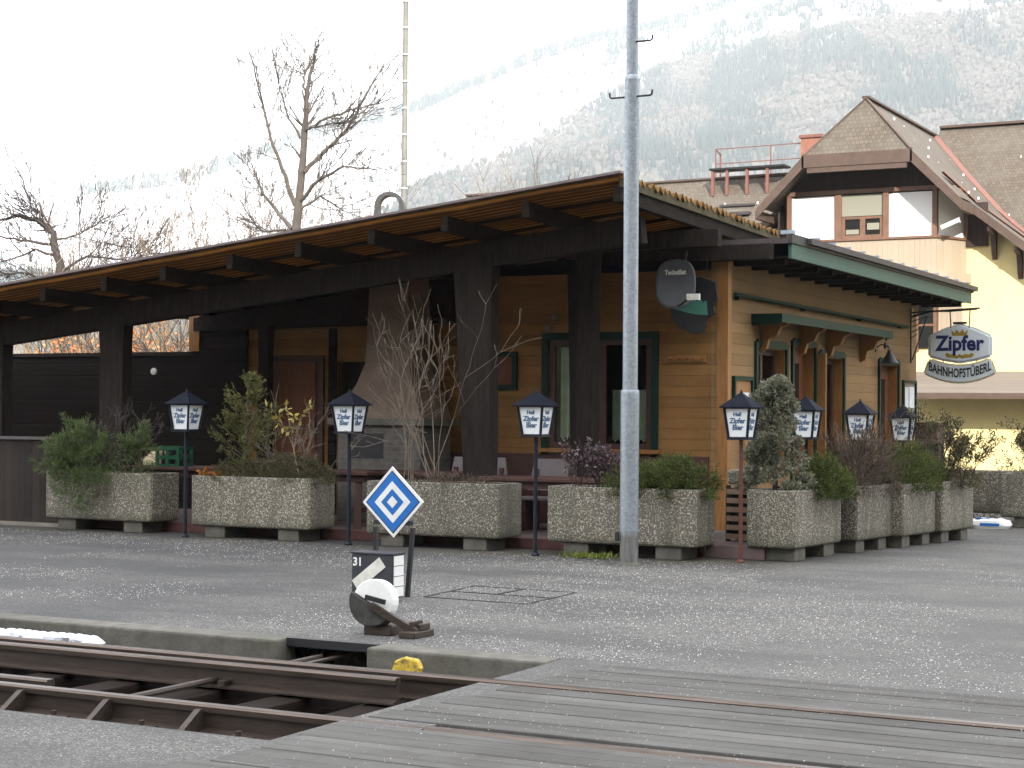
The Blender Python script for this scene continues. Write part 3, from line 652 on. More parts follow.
b = MB(); curtain(b, -10.05, -9.53, BX+.085, 1.30, 1.98, 6)
b.build('curtain', MT['curtain'], fw, smooth=True)
# dark doorway and orange panel door on the porch front
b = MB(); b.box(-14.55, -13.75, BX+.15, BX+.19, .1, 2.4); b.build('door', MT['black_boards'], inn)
b = MB(); b.box(-15.98, -14.78, BX-.05, BX-.003, .1, 2.5); dr = b.build('door', MT['redbrown'], inn)
b = MB(); b.box(-15.86, -14.9, BX-.075, BX-.052, .12, 2.40); b.build('door_panel', MT['red_wood'], dr, bevel=.01)
for x0_, x1_, d_ in ((-17.2, -16.2, .05), (-14.7, -14.56, .03), (-13.74, -13.45, .06)):
    b = MB(); b.box(x0_, x1_, BX-d_, BX-.003, .1, 2.9); b.build('dark_boarding', MT['black_boards'], inn)
b = MB(); b.box(-17.3, -17.1, BX-.08, BX-.002, 2.581, 3.15); b.build('porch_post', MT['ochre_trim'], inn)

def side_opening(y0, y1, z0, z1, kind):
    f = MB(); x = AX; w = .075
    f.box(x+.002, x+.04, y0-w, y0, z0-.02, z1+w); f.box(x+.002, x+.04, y1, y1+w, z0-.02, z1+w); f.box(x+.002, x+.04, y0, y1, z1, z1+w+.03)
    fr = f.build(kind, MT['green'], inn)
    r = MB(); r.box(x-.2, x+.0015, y1-.012, y1-.001, z0+.001, z1-.001); r.box(x-.2, x+.0015, y0+.001, y0+.012, z0+.001, z1-.001); r.box(x-.2, x+.0015, y0+.013, y1-.013, z1-.012, z1-.001)
    r.build('reveal', MT['ochre_trim'], fr)
    s = MB()
    if kind == 'window':
        s.box(x-.20, x-.14, y0+.013, y0+.09, z0, z1-.013); s.box(x-.20, x-.14, y1-.09, y1-.013, z0, z1-.013); s.box(x-.20, x-.14, y0+.09, y1-.09, z0, z0+.08); s.box(x-.20, x-.14, y0+.09, y1-.09, z1-.09, z1-.013); my = (y0+y1)/2; s.box(x-.20, x-.14, my-.04, my+.04, z0+.08, z1-.09)
        s.build('sash', MT['redbrown'], fr)
        p = MB(); p.box(x-.175, x-.17, y0+.09, my-.04, z0+.08, z1-.09); p.box(x-.175, x-.17, my+.04, y1-.09, z0+.08, z1-.09); p.build('pane', glass_clear(), fr)
        l = MB(); l.box(x-.02, x+.09, y0-.05, y1+.05, z0-.05, z0-.001); l.build('sill', MT['ochre_trim'], fr)
        c = MB()
        n = 40; vs = []
        for j in range(2):
            for i in range(n+1):
                u = i/n; vs.append((x-.235 + .02*math.sin(u*44), y0+.09+(y1-y0-.18)*u, (z0+.1) + j*(z1-z0-.3)*(1 if u < .35 or u > .65 else .55)))
        c.add(vs, [(i, i+1, n+2+i, n+1+i) for i in range(n)]); c.build('curtain', MT['curtain'], fr, smooth=True)
    else:
        s.box(x-.20, x-.15, y0+.013, y1-.013, z0+.03, z1-.013); s.build('leaf', MT['red_wood'], fr)
        p = MB(); p.box(x-.148, x-.144, y0+.2, y1-.25, z0+.9, z1-.25); p.build('pane', MT['glass'], fr)
    return fr
for (y0, y1, z0, z1), kd in zip(SW, ('window', 'door', 'window', 'door')): side_opening(y0, y1, z0, z1, kd)
# open green door leaf standing out beside the entrance
b = MB(); b.box(AX+.042, AX+.17, 25.80, 25.84, .12, 2.6); b.build('shutter', MT['ochre_trim'], inn)
# small roof over the entrance
can = MB()
can.box(AX+.002, AX+.42, 23.0, 28.5, 3.0, 3.03); can.build('porch_hood', MT['roof_felt'], inn)
can = MB(); can.box(AX+.42, AX+.45, 22.95, 28.55, 2.93, 3.05); can.box(AX+.002, AX+.42, 22.95, 22.985, 2.90, 3.05); can.box(AX+.002, AX+.42, 28.515, 28.55, 2.93, 3.05); can.build('hood_board', MT['green'], inn)
for yy in (23.35, 25.05, 26.35, 28.2):
    c = MB(); poly = [(0, 0), (.40, 0), (.40, -.08), (.30, -.12), (.24, -.24), (.13, -.28), (.09, -.42), (.02, -.46), (0, -.46)]
    c.prism(poly, (AX+.003, yy-.05, 2.995), (1, 0, 0), (0, 0, 1), (0, .10, 0)); c.build('hood_bracket', MT['ochre_trim'], inn, bevel=.008)
c = MB(); c.tube([(AX+.07, 22.15, 3.27), (AX+.07, 30.9, 3.24)], .03, 8)
for yy in (22.3, 25.1, 28, 30.5): c.box(AX+.002, AX+.07, yy-.02, yy+.02, 3.2, 3.26)
c.build('awning_rod', MT['green'], inn)
# a row of metal roof vents / hood over the oven flue
for k, (yy, zz) in enumerate(((29.75, 3.0), (29.7, 2.86))):
    c = MB(); c.box(AX+.002, AX+.03, yy-.1, yy+.1, zz-.05, zz+.05); c.build('vent', MT['steel_dark'], inn)

# ------------------------------------------------------------------ porch canopy (pergola)
per = thing('porch_canopy', 'dark timber porch canopy with corrugated ochre sheet roof in front of the inn', 'porch roof', (-12.5, 19.8, 0), world=True)
def zroof(x, y): return 4.42 + .109*(x+8.43) - .025*(y-18.7)
# corrugated sheet, waves along x
xs_ = np.linspace(-24.5, -8.36, 45); ys_ = np.arange(18.62, 24.25, .0225)
V = []; F = []; ny = len(ys_)
for x in xs_:
    for y in ys_:
        ph = (y-18.62)/.177*2*math.pi
        V.append((x + (.015*math.sin(y*9) if x > -8.4 else 0), y, zroof(x, y) + .046*math.sin(ph) + .006*math.sin(x*3.1+y)))
for i in range(len(xs_)-1):
    for j in range(ny-1):
        if xs_[i] > -17.3 or ys_[j] < 21.0: F.append((i*ny+j, (i+1)*ny+j, (i+1)*ny+j+1, i*ny+j+1))
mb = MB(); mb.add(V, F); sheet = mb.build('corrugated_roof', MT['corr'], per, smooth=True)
mod = sheet.modifiers.new('thickness', 'SOLIDIFY'); mod.thickness = .008
# edge cover along the front and mossy right edge
mb = MB(); mb.bar((-24.5, 18.60, zroof(-24.5, 18.6)+.045), (-8.36, 18.60, zroof(-8.36, 18.6)+.045), .12, .03); mb.build('edge_cover', plain('purple_grey_edge_strip', (.17, .13, .13), .6, .3, 5), per)
ins = MB()
for x0, x1 in ((-24.4, -8.5),):
    for yy in (19.55, 20.5, 21.4, 22.3): x0 = -24.4 if yy < 20.6 else -17.2; ins.bar((x0, yy, zroof(x0, yy)-.055), (x1, yy, zroof(x1, yy)-.055), .07, .04)
ins.build('battens', MT['rafter'], per)
mb = MB(); mb.bar((-8.40, 18.66, zroof(-8.40, 18.66)-.06), (-8.40, 24.2, zroof(-8.40, 24.2)-.06), .05, .10); mb.build('verge_board', MT['moss'], per)
for k, x in enumerate((-8.46, -9.67, -10.8, -11.87, -12.99, -14.08, -15.2, -16.23, -17.34, -18.45, -19.55, -20.7, -21.8)):
    mb = MB(); h = .19
    mb.bar((x, 18.68, zroof(x, 18.68)-.085-h/2), (x, (23.9 if k == 0 else 22.0 if x > -17.3 else 20.5), zroof(x, 23.9 if k == 0 else 22.0 if x > -17.3 else 20.5)-.085-h/2), .10, h); mb.build('rafter', MT['rafter'], per, bevel=.006)
mb = MB(); x0, x1 = -24.4, -8.6; mb.bar((x0, 19.8, zroof(x0, 19.8)-.275-.17), (x1, 19.8, zroof(x1, 19.8)-.275-.17), .18, .34); mb.build('beam', MT['dark_wood'], per, bevel=.01)
mb = MB(); mb.bar((-17.2, 21.0, zroof(-17.2, 21)-.275-.06), (-9.7, 21.0, zroof(-9.7, 21.0)-.275-.06), .14, .12); mb.build('beam', MT['dark_wood'], per, bevel=.01)
mb = MB(); mb.box(-10.6, -8.06, 20.92, 21.08, 3.80, 4.03); mb.build('beam', MT['dark_wood'], per, bevel=.01)
mb = MB(); mb.box(-10.4, -7.67, 21.82, 21.97, 3.70, 3.91); mb.build('beam', MT['dark_wood'], per, bevel=.01)
mb = MB(); mb.prism([(-17.2, 2.90), (-12.3, 2.95), (-12.3, zroof(-12.3, 22)-.28), (-17.2, zroof(-17.2, 22)-.28)], (0, 21.90, 0), (1, 0, 0), (0, 0, 1), (0, .09, 0)); mb.build('wall_plate', MT['rafter'], per)
def post(x_r, wt, wb, y, zt, th=.22):
    mb = MB(); mb.prism([(0, 0), (-wb, 0), (-wb*1.02, 1.1), (-wt*.93, zt-.5), (-wt, zt-.1), (-wt, zt), (.02, zt), (.0, zt-.4)], (x_r, y-th/2, .0), (1, 0, 0), (0, 0, 1), (0, th, 0))
    mb.build('post', MT['dark_wood'], per, bevel=.012)
for xr, wt, wb in ((-10.68, .58, .40), (-16.74, .46, .42), (-19.06, .46, .42), (-22.2, .46, .42)): post(xr, wt, wb, 19.8, zroof(xr, 19.8)-.50 if xr != -10.68 else zroof(xr, 19.8)-.45)
post(-9.79, .27, .25, 21.0, 3.80); post(-10.06, .26, .19, 21.25, 3.72, .18)
for xr in (-13.0, -15.6): post(xr, .2, .2, 21.75, zroof(xr, 21.7)-.6, .15)
# porch floor
mb = MB(); mb.box(-24, -8.3, 19.0, 21.99, .0, .10); structure(mb.build('porch_floor', plain('porch_paving', (.11, .085, .075), .85, .25, 3)))
mb = MB(); mb.box(-24, -7.45, 18.86, 18.995, .0, .13); tag(mb.build('plinth_beam', MT['plinth'], bevel=.01), 'long dark red beam along the ground behind the front planters', 'beam')
# black screen wall closing the porch on the left
scr = thing('porch_screen', 'black board screen wall closing the porch with an open gap above it', 'screen wall', (-20, 22, 0), world=True)
mb = MB(); mb.box(-26, -17.201, 22.0, 22.06, .1, 2.52); mb.build('boards', MT['black_boards'], scr)
mb = MB(); mb.box(-26, -17.201, 21.97, 22.09, 2.522, 2.58); mb.build('rail', MT['dark_wood'], scr)
mb = MB(); mb.box(-19.1, -18.95, 21.96, 22.09, 2.582, 3.2); mb.build('stub_post', MT['dark_wood'], scr)
c = MB(); c.lathe([(.055, -.015), (.055, .01), (.02, .015)], (0, 0, 0), 14); o = c.build('wall_dial', MT['white']); o.rotation_euler = (R(90), 0, 0); o.location = (-18.05, 21.985, 2.27); tag(o, 'small round white dial on the black porch screen', 'dial')
# boarded fence at the left edge
fe = thing('board_fence', 'dark brown vertical board fence left of the planters', 'fence', (-18, 18.75, 0), world=True)
mb = MB(); mb.box(-26, -16.55, 18.75, 18.79, .02, 1.22); mb.build('boards', MT['fence'], fe)
mb = MB(); mb.box(-26, -16.5, 18.71, 18.83, 1.222, 1.26); mb.build('cap_rail', plain('grey_weathered_cap', (.10, .09, .09), .8, .3, 4), fe)
mb = MB(); mb.box(-26, -16.5, 18.70, 18.749, .0, .05); mb.build('kick_board', plain('pale_foot_board', (.20, .18, .15), .8, .3, 4), fe)

# grill oven with hood and roof cowl
ov = thing('grill_oven', 'grey masonry grill fireplace with a flared hood on the porch', 'grill', (-13.0, 21.1, 0), world=True)
mb = MB(); mb.box(-13.72, -12.35, 20.75, 21.6, .1, 1.46); mb.build('base', MT['oven_stone'], ov, bevel=.015)
mb = MB(); mb.box(-13.5, -12.95, 20.745, 20.749, 1.0, 1.35); mb.build('fire_opening', MT['black'], ov)
mb = MB(); mb.box(-13.85, -12.25, 20.68, 21.62, 1.462, 1.56); mb.build('shelf', MT['concrete'], ov, bevel=.01)
prof_ = [(1.562, -13.70, -12.36, 20.76), (1.8, -13.62, -12.45, 20.8), (2.05, -13.5, -12.58, 20.9), (2.35, -13.42, -12.7, 21.0), (3.75, -13.38, -12.76, 21.05)]
mb = MB(); vs = []
for z, xa, xb, yf in prof_: vs += [(xa, yf, z), (xb, yf, z), (xb, 21.62, z), (xa, 21.62, z)]
fs = [(0, 1, 2, 3), tuple(range(len(vs)-4, len(vs)))[::-1]]
for i in range(len(prof_)-1):
    for k in range(4): fs.append((i*4+k, i*4+(k+1) % 4, i*4+4+(k+1) % 4, i*4+4+k))
mb.add(vs, fs); mb.build('hood', MT['oven'], ov)
mb = MB(); mb.tube([(-13.07, 21.3, 3.7), (-13.07, 21.3, 4.2)], .15, 14); 
n = 14; outer = [(-.21, 0)] + [(-.21*math.cos(math.pi*k/n), .22+.19*math.sin(math.pi*k/n)) for k in range(n+1)] + [(.21, 0)]
inner = [(.145, 0)] + [(.145*math.cos(math.pi*k/n), .22+.135*math.sin(math.pi*k/n)) for k in range(n+1)] + [(-.145, 0)]
mb.prism(outer+inner, (-13.10, 21.08, 4.36), (.92, .4, 0), (0, 0, 1.04), (-.06, .17, 0)); mb.build('cowl', plain('zinc_cowl', (.19, .19, .19), .5, .3, 6, metal=.3), ov)

# ------------------------------------------------------------------ planters and what grows in them
PL, PW, PB0, PT = 1.87, .60, .15, .80
def make_planter(L, W, label, group):
    t = thing('planter', label, 'planter', group=group)
    b = MB(); th = .07; cr = .025
    def ring(inset, z):
        x0, x1, y0, y1 = -L/2+inset, L/2-inset, inset, W-inset; c = cr
        return [(x0+c, y0, z), (x1-c, y0, z), (x1, y0+c, z), (x1, y1-c, z), (x1-c, y1, z), (x0+c, y1, z), (x0, y1-c, z), (x0, y0+c, z)]
    rs_ = [ring(.02, PB0), ring(.004, PB0+.02), ring(0, PB0+.05), ring(0, PT), ring(th, PT), ring(th, PT-.12)]
    vs = sum(rs_, []); fs = [tuple(range(8))[::-1], tuple(range(len(vs)-8, len(vs)))]
    for i in range(len(rs_)-1):
        for k in range(8): fs.append((i*8+k, i*8+(k+1) % 8, i*8+8+(k+1) % 8, i*8+8+k))
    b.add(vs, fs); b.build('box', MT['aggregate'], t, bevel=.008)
    s = MB(); s.box(-L/2+th+.001, L/2-th-.001, th+.001, W-th-.001, PT-.11, PT-.04); s.build('soil', MT['soil'], t)
    for xx in (-L*.31, L*.31):
        f = MB(); f.box(xx-.16, xx+.16, .05, W-.06, .0, PB0-.001); f.build('foot', MT['concrete'], t, bevel=.012)
    return t
G1 = 'exposed aggregate concrete planters along the porch'
p0 = make_planter(PL, PW, 'concrete planter nearest the board fence, half hidden by hanging pine', G1); p0.location = (-16.04, 18.38, 0)
for a, y, lab in ((-13.42, 18.26, 'concrete planter with a tall yellowish conifer in it'), (-10.70, 18.24, 'concrete planter with a bare twiggy bush, behind the blue diamond sign'), (-8.20, 18.24, 'concrete planter right behind the galvanised steel pole')):
    dup(p0, (a, y, 0), label=lab)
p5 = make_planter(1.42, .60, 'concrete planter with the grey green dwarf conifer at the corner', G1)
p5.location = (-6.22, 19.42, 0); p5.rotation_euler.z = R(90)+R(-4)
for a, y, rz, lab in ((-5.98, 20.88, -6, 'concrete planter of dry brown twigs in the row along the side wall'), (-5.72, 21.98, -6, 'third concrete planter of the side row, with a green bush in it'), (-5.50, 23.10, -7, 'last concrete planter of the side row, at the end towards the yellow house')):
    dup(p5, (a, y, 0), R(90+rz), lab, scale=None).scale = (.80, 1, 1)
dup(p0, (-6.0, 27.4, 0), 0, 'concrete planter half hidden behind the lone one across the gap'); p9 = dup(p0, (-4.75, 26.45, 0), 0, 'lone concrete planter across the gap, in front of the yellow wall'); 

rng = random.Random(21)
def rv(r=rng): 
    while True:
        v = Vector((r.uniform(-1, 1), r.uniform(-1, 1), r.uniform(-1, 1)))
        if .05 < v.length < 1: return v.normalized()
def needle(mb, p, d, L, W):
    x = d.cross(rv()); 
    if x.length < 1e-4: return
    x = x.normalized()*W/2; mb.add([p-x*.5, p+d*L*.5-x, p+d*L, p+d*L*.5+x, ], [(0, 1, 2, 3)])
def spray(mb, p, d, L, W, k):
    """a small flat spray: stemless fan of narrow leaves along d"""
    side = d.cross(rv()); 
    if side.length < 1e-4: return
    side.normalize()
    for i in range(k):
        t = i/max(1, k-1); dd = (d + side*(.9*(-1)**i)*(1-t*.6) + rv()*.25).normalized()
        needle(mb, p + d*L*t*.7, dd, L*(.55-.2*t), W)
def bush(mb, c, rad, n, L, W, k=5, up=.4, seed=0, hollow=.35, gap=.1):
    """uneven clump: sprays through an ellipsoid with gaps; c bottom centre"""
    r = random.Random(seed)
    for i in range(n):
        for _ in range(12):
            v = Vector((r.uniform(-1, 1), r.uniform(-1, 1), r.uniform(0, 1)))
            q = v.length
            lump = 1 + .35*mnoise.noise(v*2.3+Vector((seed, 0, 0)))
            if q > lump or q < hollow*lump: continue
            if mnoise.noise(Vector((v.x*rad[0], v.y*rad[1], v.z*rad[2]))*6+Vector((0, seed, 0))) < -gap*2: continue
            break
        p = Vector(c) + Vector((v.x*rad[0], v.y*rad[1], v.z*rad[2])); d = (Vector((v.x, v.y, v.z+up)) + rv(r)*.7).normalized()
        spray(mb, p, d, L*r.uniform(.6, 1.3), W, k)
def branch(mb, p, d, L, rad, depth, r, nch=3, spread=.6, up=.12, wob=.12, tips=None, sides=5, shrink=.68, segs=4, minr=.0):
    pts = [Vector(p)]; dd = Vector(d).normalized()
    for i in range(segs):
        dd = (dd + rv(r)*wob + Vector((0, 0, up*.3))).normalized(); pts.append(pts[-1] + dd*L/segs)
    rr = [max(minr, rad*(1-.55*i/segs)) for i in range(segs+1)]; mb.tube(pts, rr, sides if depth > 1 else 3, cap=False)
    if tips is not None and depth <= 1: tips.append((pts[-1], dd)); tips.append((pts[-2], dd))
    if depth <= 0: return
    for i in range(nch):
        j = r.randint(max(1, segs//2), segs) if i else segs
        base = pts[j]; nd = (dd + rv(r)*spread*(1 if i else .5) + Vector((0, 0, up))).normalized()
        branch(mb, base, nd, L*shrink*r.uniform(.7, 1.2), max(minr, rr[j]*.72), depth-1, r, nch, spread, up, wob, tips, sides, shrink, segs, minr)
def plant(name, label, cat, loc, group=None): return thing(name, label, cat, loc, group=group, world=True)
ZT = PT-.05
# P1: hanging green pine, smaller pine clump, bare twigs
t = plant('pine_shrub', 'large bushy green pine shrub hanging over the planter by the fence', 'pine shrub', (-16.3, 18.6, ZT))
r = random.Random(4); st = MB(); tips = []
for q in range(16): branch(st, (-16.3+r.uniform(-.2, .2), 18.5, ZT-.03), (r.uniform(-.9, .5), r.uniform(-.8, .1), r.uniform(.2, .9)), r.uniform(.26, .40), .016, 2, r, 3, .6, .10, .15, tips, minr=.004)
st.build('stem', MT['twig'], t)
def needles(fo, c, rad, n, L, seed, k=7):
    """tufts of pine needles spread through an uneven ellipsoid"""
    q = random.Random(seed)
    for i in range(n):
        v = Vector((q.uniform(-1, 1), q.uniform(-1, 1), q.uniform(-1, 1)))
        if v.length > 1 + .4*mnoise.noise(v*2.2+Vector((seed, 0, 0))) or mnoise.noise(Vector((v.x*rad[0], v.y*rad[1], v.z*rad[2]))*7+Vector((0, seed, 0))) < -.12: continue
        p = Vector(c) + Vector((v.x*rad[0], v.y*rad[1], v.z*rad[2])); d = (v + Vector((0, 0, .6)) + rv(q)*.5).normalized()
        for a in range(k): needle(fo, p + d*.012*a, (d + rv(q)*.75).normalized(), L*q.uniform(.6, 1.2), .010)
fo = MB()
for p, d in tips:
    for q in range(18): needle(fo, p + rv(r)*.02, (d + rv(r)*.8).normalized(), r.uniform(.06, .11), .010)
needles(fo, (-16.35, 18.42, ZT+.22), (.46, .36, .42), 1500, .085, 71); needles(fo, (-16.2, 18.22, ZT-.12), (.42, .16, .34), 700, .085, 72); needles(fo, (-16.5, 18.5, ZT+.5), (.2, .2, .25), 260, .085, 73)
fo.build('foliage', MT['pine'], t, recalc=False)
t = plant('pine_shrub', 'small upright pine clump at the right end of the fence side planter', 'pine shrub', (-15.3, 18.6, ZT))
r = random.Random(5); st = MB(); tips = []
for q in range(7): branch(st, (-15.5, 18.6, ZT-.03), (r.uniform(-.4, .4), r.uniform(-.4, .2), 1), r.uniform(.24, .34), .013, 2, r, 3, .5, .2, .12, tips, minr=.004)
st.build('stem', MT['twig'], t); fo = MB()
for p, d in tips:
    for q in range(14): needle(fo, p, (d + rv(r)*.8).normalized(), r.uniform(.06, .10), .010)
needles(fo, (-15.5, 18.55, ZT+.38), (.24, .2, .30), 420, .085, 74); needles(fo, (-15.65, 18.5, ZT+.05), (.4, .2, .14), 320, .085, 75)
fo.build('foliage', MT['pine'], t, recalc=False)
r = random.Random(6); st = MB()
for q in range(7): branch(st, (-15.75+r.uniform(-.2, .2), 18.65, ZT-.03), (r.uniform(-.6, .6), r.uniform(-.3, .3), 1), r.uniform(.4, .55), .012, 3, r, 3, .75, .05, .2, None, minr=.0035)
o = st.build('bare_shrub', MT['twig_dark']); tag(o, 'dark bare twigs rising between the two green pine shrubs', 'shrub')
# P2: tall yellow green conifer, low cover, twig with yellow leaves, orange leaves
t = plant('conifer_shrub', 'tall thin yellowish green conifer beside the orange brown door', 'conifer', (-13.75, 18.6, ZT))
r = random.Random(8); st = MB(); fo = MB(); st.tube([(-13.75, 18.6, ZT-.05), (-13.73, 18.58, ZT+.7), (-13.7, 18.6, ZT+1.28)], [.025, .018, .006], 6)
for q in range(135):
    zt = r.random()**.8; z = ZT + .02 + zt*1.3; a = r.uniform(0, 6.28); L = (.56*(1-zt)**.75 + .08)*r.uniform(.5, 1.2)
    if mnoise.noise(Vector((math.cos(a)*1.5, math.sin(a)*1.5, zt*5))) < -.08: continue
    p = Vector((-13.75+.05*zt, 18.6, z)); d = Vector((math.cos(a), math.sin(a), .75+.5*zt)).normalized(); e = p + d*L
    st.tube([p, p+d*L*.5, e+Vector((0, 0, .03))], [.007, .005, .002], 3, cap=False)
    for s in range(int(5+L*34)):
        u = r.uniform(.25, 1.05); spray(fo, p + d*L*u + rv(r)*.03, (d + rv(r)*.7).normalized(), r.uniform(.06, .10), .022, 4)
st.build('stem', MT['twig'], t); fo.build('foliage', MT['yellowgreen'], t, recalc=False)
mb = MB(); bush(mb, (-13.0, 18.55, ZT-.03), (.72, .28, .34), 2100, .085, .011, 5, .35, 9, .2)
bush(mb, (-13.8, 18.5, ZT-.03), (.4, .26, .26), 700, .085, .011, 5, .35, 10, .2)
tag(mb.build('juniper_shrub', MT['drab'], recalc=False), 'low drab green juniper spreading over the planter with the tall conifer', 'juniper')
t = plant('leafy_twig', 'pale arching twig with a few yellow leaves right of the tall conifer', 'twig', (-13.1, 18.6, ZT))
r = random.Random(12); st = MB(); tips = []
branch(st, (-12.85, 18.6, ZT), (-.45, 0, 1), .55, .014, 2, r, 3, .6, .1, .12, tips, minr=.004); st.build('stem', MT['hay'], t); fo = MB()
for p, d in tips:
    for q in range(2): needle(fo, p + rv(r)*.03, rv(r), .085, .045)
fo.build('foliage', MT['yellow_leaf'], t, recalc=False)
r = random.Random(13); st = MB()
for q in range(9): branch(st, (-12.75+r.uniform(-.3, .25), 18.62, ZT-.03), (r.uniform(-.9, .7), r.uniform(-.3, .3), .8), r.uniform(.35, .5), .007, 3, r, 3, .7, .0, .25, None, minr=.003)
tag(st.build('bare_shrub', MT['twig']), 'tangle of grey dry twigs over the juniper left of the second lamp', 'shrub')
mb = MB()
for q in range(90): needle(mb, Vector((-14.15+rng.uniform(-.14, .2), 18.33+rng.uniform(-.05, .2), ZT+.02+rng.uniform(-.02, .1))), rv(), .075, .05)
tag(mb.build('dry_leaves', MT['orange_leaf'], recalc=False), 'patch of orange dry leaves at the left corner of the conifer planter', 'leaves', kind='stuff')
# P3 bare tall shrub
r = random.Random(17); st = MB()
for q in range(12): branch(st, (-11.0+r.uniform(-.25, .3), 18.55+r.uniform(-.1, .1), ZT-.04), (r.uniform(-.75, .5), r.uniform(-.2, .2), 1.2), r.uniform(.72, 1.0), .009, 4, r, 2, .8, .06, .12, None, minr=.003, shrink=.70)
tag(st.build('bare_shrub', MT['twig']), 'tall bare brown twiggy bush in front of the grill hood', 'shrub')
mb = MB(); bush(mb, (-10.6, 18.5, ZT-.04), (.8, .25, .16), 900, .10, .006, 4, .1, 30, .1)
tag(mb.build('dry_ground_cover', MT['dead'], recalc=False), 'mat of dead brown stalks under the tall bare bush', 'ground cover', kind='stuff')
# P4 purple shrub and green juniper
t = plant('purple_shrub', 'low purple grey leaved shrub just left of the galvanised pole', 'shrub', (-8.75, 18.5, ZT))
r = random.Random(19); st = MB(); tips = []
for q in range(14): branch(st, (-8.72+r.uniform(-.3, .3), 18.52, ZT-.03), (r.uniform(-.7, .7), r.uniform(-.4, .2), .8), r.uniform(.2, .3), .008, 3, r, 3, .7, .1, .2, tips, minr=.003)
st.build('stem', MT['twig_dark'], t); fo = MB()
for p, d in tips:
    if r.random() < .7: needle(fo, p + rv(r)*.02, rv(r), r.uniform(.03, .065), .03)
fo.build('foliage', MT['purple_leaf'], t, recalc=False)
mb = MB(); bush(mb, (-7.72, 18.5, ZT-.06), (.58, .32, .44), 2600, .10, .012, 5, .35, 20, .25); bush(mb, (-8.15, 18.45, ZT-.05), (.35, .28, .28), 800, .09, .012, 5, .3, 24, .25)
tag(mb.build('juniper_shrub', MT['juniper'], recalc=False), 'dense green juniper between the galvanised pole and the brown lamp post', 'juniper')
mb = MB()
for q in range(150): needle(mb, Vector((-8.45+rng.gauss(0, .16), 17.98+rng.gauss(0, .08), .005)), (rv()+Vector((0, 0, 1.1))).normalized(), rng.uniform(.05, .11), .022)
tag(mb.build('weed_tuft', MT['weed'], recalc=False), 'bright green weed tuft at the foot of the planter by the pole', 'weed', kind='stuff')
# P5 dwarf conifer + junipers
t = plant('dwarf_conifer', 'knobbly grey green dwarf conifer behind the brown lamp post', 'conifer', (-6.66, 19.15, ZT))
fo = MB(); st = MB(); st.tube([(-6.66, 19.15, ZT-.04), (-6.65, 19.15, ZT+.7), (-6.63, 19.15, ZT+1.25)], [.035, .025, .01], 6); st.build('stem', MT['twig_dark'], t)
r = random.Random(23)
for q in range(46):
    zt = r.random()**.9; a = r.uniform(0, 6.28); prof = .33*(1-zt)**.9+.07 + .03*math.sin(zt*17); rr = prof*r.uniform(.6, 1.0)
    c = Vector((-6.66+math.cos(a)*rr, 19.15+math.sin(a)*rr, ZT + .05+zt*1.24)); s = r.uniform(.06, .115)
    for i in range(80):
        v = rv(r); spray(fo, c + Vector((v.x, v.y, v.z*.8))*s*r.uniform(.5, 1), (v + Vector((math.cos(a), math.sin(a), .5))*.6).normalized(), .075, .030, 4)
fo.build('foliage', MT['greygreen'], t, recalc=False)
mb = MB(); bush(mb, (-6.28, 19.75, ZT-.06), (.33, .55, .46), 2600, .10, .012, 5, .35, 26, .25)
tag(mb.build('juniper_shrub', MT['juniper'], recalc=False), 'green juniper at the foot of the grey green dwarf conifer', 'juniper')
# P6 dry shrub
mb = MB(); r = random.Random(29)
for q in range(46): branch(mb, (-6.15+r.uniform(-.16, .16), 20.9+r.uniform(-.45, .45), ZT-.04), (r.uniform(-.6, .7), r.uniform(-.7, .5), .9), r.uniform(.28, .42), .008, 3, r, 3, .6, .06, .15, None, minr=.003)
bush(mb, (-6.1, 20.95, ZT-.08), (.42, .75, .5), 2200, .11, .005, 4, .3, 31, .2)
tag(mb.build('dry_shrub', MT['dead'], recalc=False), 'dense dry brown heather like bush below the two middle side lamps', 'shrub')
mb = MB(); bush(mb, (-5.95, 22.0, ZT-.06), (.36, .62, .58), 2400, .10, .012, 5, .5, 32, .25); bush(mb, (-5.85, 22.6, ZT-.06), (.32, .5, .4), 1000, .10, .012, 5, .5, 33, .25)
tag(mb.build('juniper_shrub', MT['juniper'], recalc=False), 'upright green juniper under the last side lamp', 'juniper')
def sparse(name, label, x, y, h, seed, n, wid):
    t = plant(name, label, 'shrub', (x, y, ZT)); r = random.Random(seed); st = MB(); tips = []
    for q in range(n): branch(st, (x+r.uniform(-wid, wid), y+r.uniform(-.15, .15), ZT-.04), (r.uniform(-.5, .6), r.uniform(-.4, .4), 1), h*r.uniform(.4, .62), .010, 3, r, 3, .55, .12, .12, tips, minr=.003)
    st.build('stem', MT['twig_dark'], t); fo = MB()
    for p, d in tips:
        for q in range(5): needle(fo, p + rv(r)*.04, (d+rv(r)).normalized(), r.uniform(.03, .06), .018)
    bush(fo, (x, y, ZT-.05), (wid+.15, .3, h*.5), 1300, .07, .010, 4, .4, seed, .2); fo.build('foliage', MT['drab'], t, recalc=False)
sparse('leafy_shrub', 'loose leafy dark shrub in the last side planter against the yellow wall', -5.6, 23.1, .75, 41, 9, .25)
sparse('leafy_shrub', 'sparse dark shrub in the lone planter across the gap', -4.75, 26.7, .62, 43, 12, .6)
mb = MB(); bush(mb, (-4.9, 28.4, .0), (1.9, .6, 1.25), 1500, .14, .02, 4, .4, 47, .3)
tag(mb.build('dark_hedge', MT['drab'], recalc=False), 'dark low hedge growing behind the lone planter', 'hedge')
mb = MB(); rr_ = random.Random(50)
